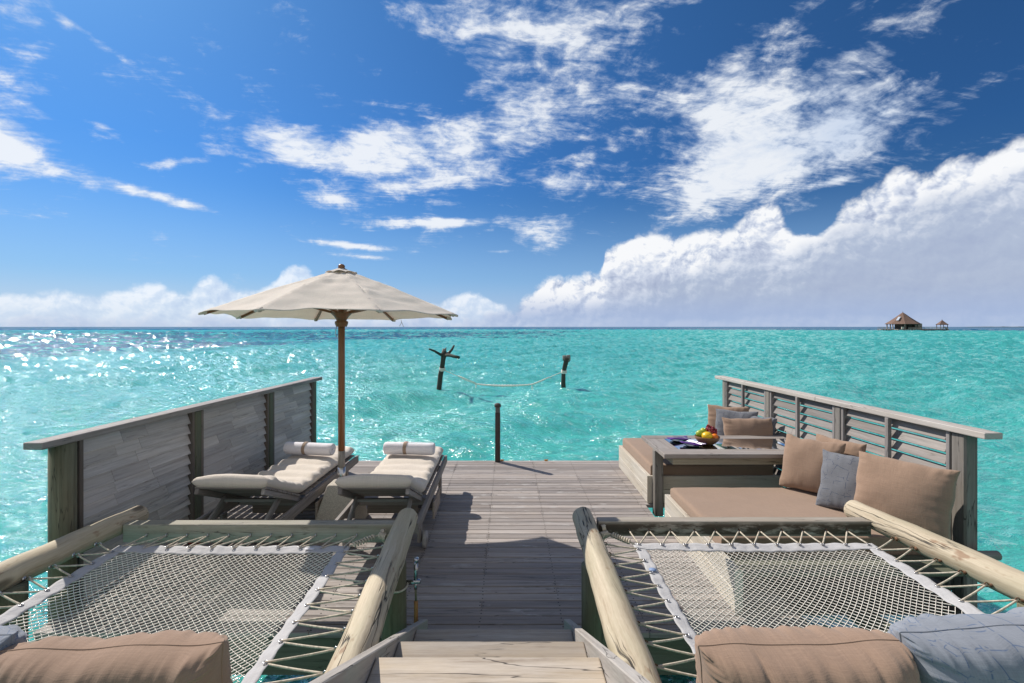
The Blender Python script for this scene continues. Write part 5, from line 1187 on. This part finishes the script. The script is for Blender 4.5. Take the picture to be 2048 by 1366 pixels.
# ------------------------------------------------------------------ distant pavilion
def pavilion():
    Yp = 341.0; s = Yp / F
    X0 = lambda px: (px - CX) * s
    def Z(py): return WZ + (662 - py) * s
    roofm = M['thatch']
    cx = X0(1805.5)
    root = thing('pavilion', 'far thatched pavilion with a tall pointed roof on stilts in the lagoon', 'pavilion', (cx, Yp, WZ))
    def roof(nm, cx, cy, rad, z0, z1, par, n=8, rot=0.0):
        q = MB(); prof = [(0.0, 0), (0.33, 0.05), (1.0, 0.34), (0.72, 0.5), (0.4, 0.74), (0.12, 0.94), (0.0, 1.0)]
        prof = [(rad * 0.9, z0 - 0.25), (rad, z0), (rad * 0.70, z0 + (z1 - z0) * 0.27), (rad * 0.40, z0 + (z1 - z0) * 0.57), (rad * 0.14, z0 + (z1 - z0) * 0.86), (0.02, z1)]
        vs = []
        for r, z in prof:
            for k in range(n): vs.append((cx + r * math.sin(rot + 2 * PI * k / n), cy - r * math.cos(rot + 2 * PI * k / n), z))
        m = len(prof); fs = []; us = []
        for i in range(m - 1):
            for k in range(n):
                k2 = (k + 1) % n; fs.append([i * n + k, i * n + k2, (i + 1) * n + k2, (i + 1) * n + k])
                us.append([(i * 3, k * 4), (i * 3, k * 4 + 4), (i * 3 + 3, k * 4 + 4), (i * 3 + 3, k * 4)])
        for kk, fc in enumerate(fs): q.add([vs[i] for i in fc], [[0, 1, 2, 3]], [us[kk]], rnd=0.3 + 0.4 * ((kk % n) / n))
        q.lathe([(0.12, 0), (0.12, 0.5), (0.0, 0.9)], (cx, cy, z1 - 0.2), 6)
        return q.build(nm, roofm, par)
    zd = Z(658.2); ze = Z(648)
    roof('roof', cx, Yp, 10.1, ze, Z(624.4), root, rot=R(14))
    q = MB(); sa, ca = math.sin(R(-62)), -math.cos(R(-62)); zt_ = Z(624.4)
    q.beam((cx + 7.4 * sa, Yp + 7.4 * ca, ze + (zt_ - ze) * 0.27 + 0.25), (cx + 4.2 * sa, Yp + 4.2 * ca, ze + (zt_ - ze) * 0.57 + 0.3), 1.4, 0.12, up=(sa, ca, 1)); q.build('roof_sheet', M['tin'], root)
    q = MB(); q.box(X0(1776), X0(1831), Yp - 9, Yp + 8, zd - 0.45, zd, 'x'); q.build('platform', M['pavwood'], root)
    q = MB()
    for k in range(8):
        a = R(14) + k * PI / 4; q.box(cx + 8.6 * math.sin(a) - 0.25, cx + 8.6 * math.sin(a) + 0.25, Yp - 8.6 * math.cos(a) - 0.25, Yp - 8.6 * math.cos(a) + 0.25, zd + 0.002, ze + 0.4, 'z')
    q.build('columns', M['pavwood'], root)
    q = MB(); q.box(X0(1797), X0(1806), Yp - 3.5, Yp + 3.5, zd + 0.002, ze + 0.3, 'z'); q.box(X0(1809), X0(1817), Yp - 3.0, Yp + 3.5, zd + 0.002, ze + 0.3, 'z'); q.build('wall', M['pavdark'], root)
    q = MB(); q.box(X0(1822), X0(1831), Yp - 5.5, Yp + 3, zd + 0.002, ze + 0.3, 'z'); q.build('side_wall', M['pavwood'], root)
    def railing(par, x0, x1, y, z, h=1.1, step=0.9, mt=M['pavwood']):
        q = MB(); q.box(x0, x1, y - 0.06, y + 0.06, z + h - 0.14, z + h, 'x'); q.box(x0, x1, y - 0.03, y + 0.03, z + 0.1, z + 0.2, 'x'); x = x0 + 0.1
        while x < x1: q.box(x - 0.06, x + 0.06, y - 0.05, y + 0.05, z + 0.2, z + h - 0.14, 'z'); x += step
        q.build('railing', mt, par)
    railing(root, X0(1795), X0(1821), Yp - 9.2, zd, 1.0, 0.5, M['pavpale'])
    q = MB(); q.box(X0(1782.5), X0(1786.5), Yp - 9.1, Yp - 8.6, zd + 0.003, zd + 1.5, 'z'); q.build('gate_panel', M['pavpale'], root)
    q = MB()
    for x in np.linspace(X0(1777), X0(1830), 11):
        for yy in (Yp - 8.5, Yp, Yp + 7): q.tube([(x, yy, WZ - 1), (x, yy, zd - 0.452)], 0.28, 7)
    q.build('stilts', M['pavdark'], root)
    # jetty on the left
    jl = thing('jetty', 'low railed jetty at the left of the far pavilion', 'jetty', (X0(1762), Yp, WZ), 'jetties by the far pavilion')
    q = MB(); q.box(X0(1752), X0(1775.7), Yp - 5, Yp - 1, Z(659.2), Z(658.3), 'x'); q.build('walkway', M['pavwood'], jl)
    railing(jl, X0(1753), X0(1768.5), Yp - 4.9, Z(658.3), 1.5, 0.9); railing(jl, X0(1753), X0(1768.5), Yp - 1.1, Z(658.3), 1.5, 0.9)
    q = MB(); q.box(X0(1769), X0(1782), Yp - 7.5, Yp - 5.1, Z(661.6), Z(661.0), 'x'); q.build('landing', M['pavpale'], jl)
    q = MB()
    for x in np.linspace(X0(1753), X0(1774), 5): q.tube([(x, Yp - 4.4, WZ - 1), (x, Yp - 4.4, Z(659.3))], 0.25, 7); q.tube([(x, Yp - 1.6, WZ - 1), (x, Yp - 1.6, Z(659.3))], 0.25, 7)
    q.build('stilts', M['pavdark'], jl)
    jr = thing('jetty', 'long railed jetty joining the far pavilion to its small gazebo', 'jetty', (X0(1855), Yp, WZ), 'jetties by the far pavilion')
    q = MB(); q.box(X0(1831.3), X0(1884), Yp - 5, Yp - 1, Z(659.2), Z(658.2), 'x'); q.build('walkway', M['pavwood'], jr)
    railing(jr, X0(1832), X0(1875), Yp - 4.9, Z(658.2), 1.6, 0.8, M['pavpale']); railing(jr, X0(1832), X0(1883), Yp - 1.1, Z(658.2), 1.6, 0.8)
    q = MB(); q.beam((X0(1875), Yp - 5.3, Z(653.5)), (X0(1881.5), Yp - 5.3, Z(658.0)), 0.3, 0.5); q.beam((X0(1882), Yp - 3, Z(653.5)), (X0(1889), Yp - 3, Z(660.5)), 1.6, 0.25); q.build('steps', M['pavpale'], jr)
    q = MB()
    for x in np.linspace(X0(1834), X0(1886), 12): q.tube([(x, Yp - 4.4, WZ - 1), (x, Yp - 4.4, Z(659.3))], 0.3, 7); q.tube([(x, Yp - 1.6, WZ - 1), (x, Yp - 1.6, Z(659.3))], 0.3, 7)
    q.build('stilts', M['pavdark'], jr)
    gx = X0(1876.5)
    g = thing('gazebo', 'small thatched gazebo at the right end of the far jetty', 'gazebo', (gx, Yp - 3, WZ))
    roof('roof', gx, Yp - 3, 3.7, Z(649.2), Z(640), g, 4, R(28))
    q = MB()
    for dx, dy in ((-2.3, -1.6), (2.3, -1.6), (-2.3, 1.6), (2.3, 1.6)): q.box(gx + dx - 0.14, gx + dx + 0.14, Yp - 3 + dy - 0.14, Yp - 3 + dy + 0.14, Z(658.15), Z(648.6), 'z')
    q.build('columns', M['pavdark'], g)
pavilion()

def far_island():
    q = MB(); Yi = 3000.0
    xs = np.linspace(2680, 3700, 90)
    def f(u, v):
        x = 2680 + 1020 * u; e = min(1, 6 * min(u, 1 - u) + 0.1)
        h = (3.6 + 1.8 * mnoise.noise(Vector((x * 0.02, 0, 3))) + 1.2 * mnoise.noise(Vector((x * 0.09, 1, 3)))) * e
        return (x, Yi + 60 * (v - 0.5), WZ - 0.4 + h * math.sin(PI * v) ** 0.6)
    q.surf(f, 160, 8)
    o = q.build('distant_island', plain('dark island scrub', (0.05, 0.07, 0.055), 0.9, nscale=0.05, namt=0.4), origin=(3100, Yi, WZ)); tag(o, kind='structure')
far_island()
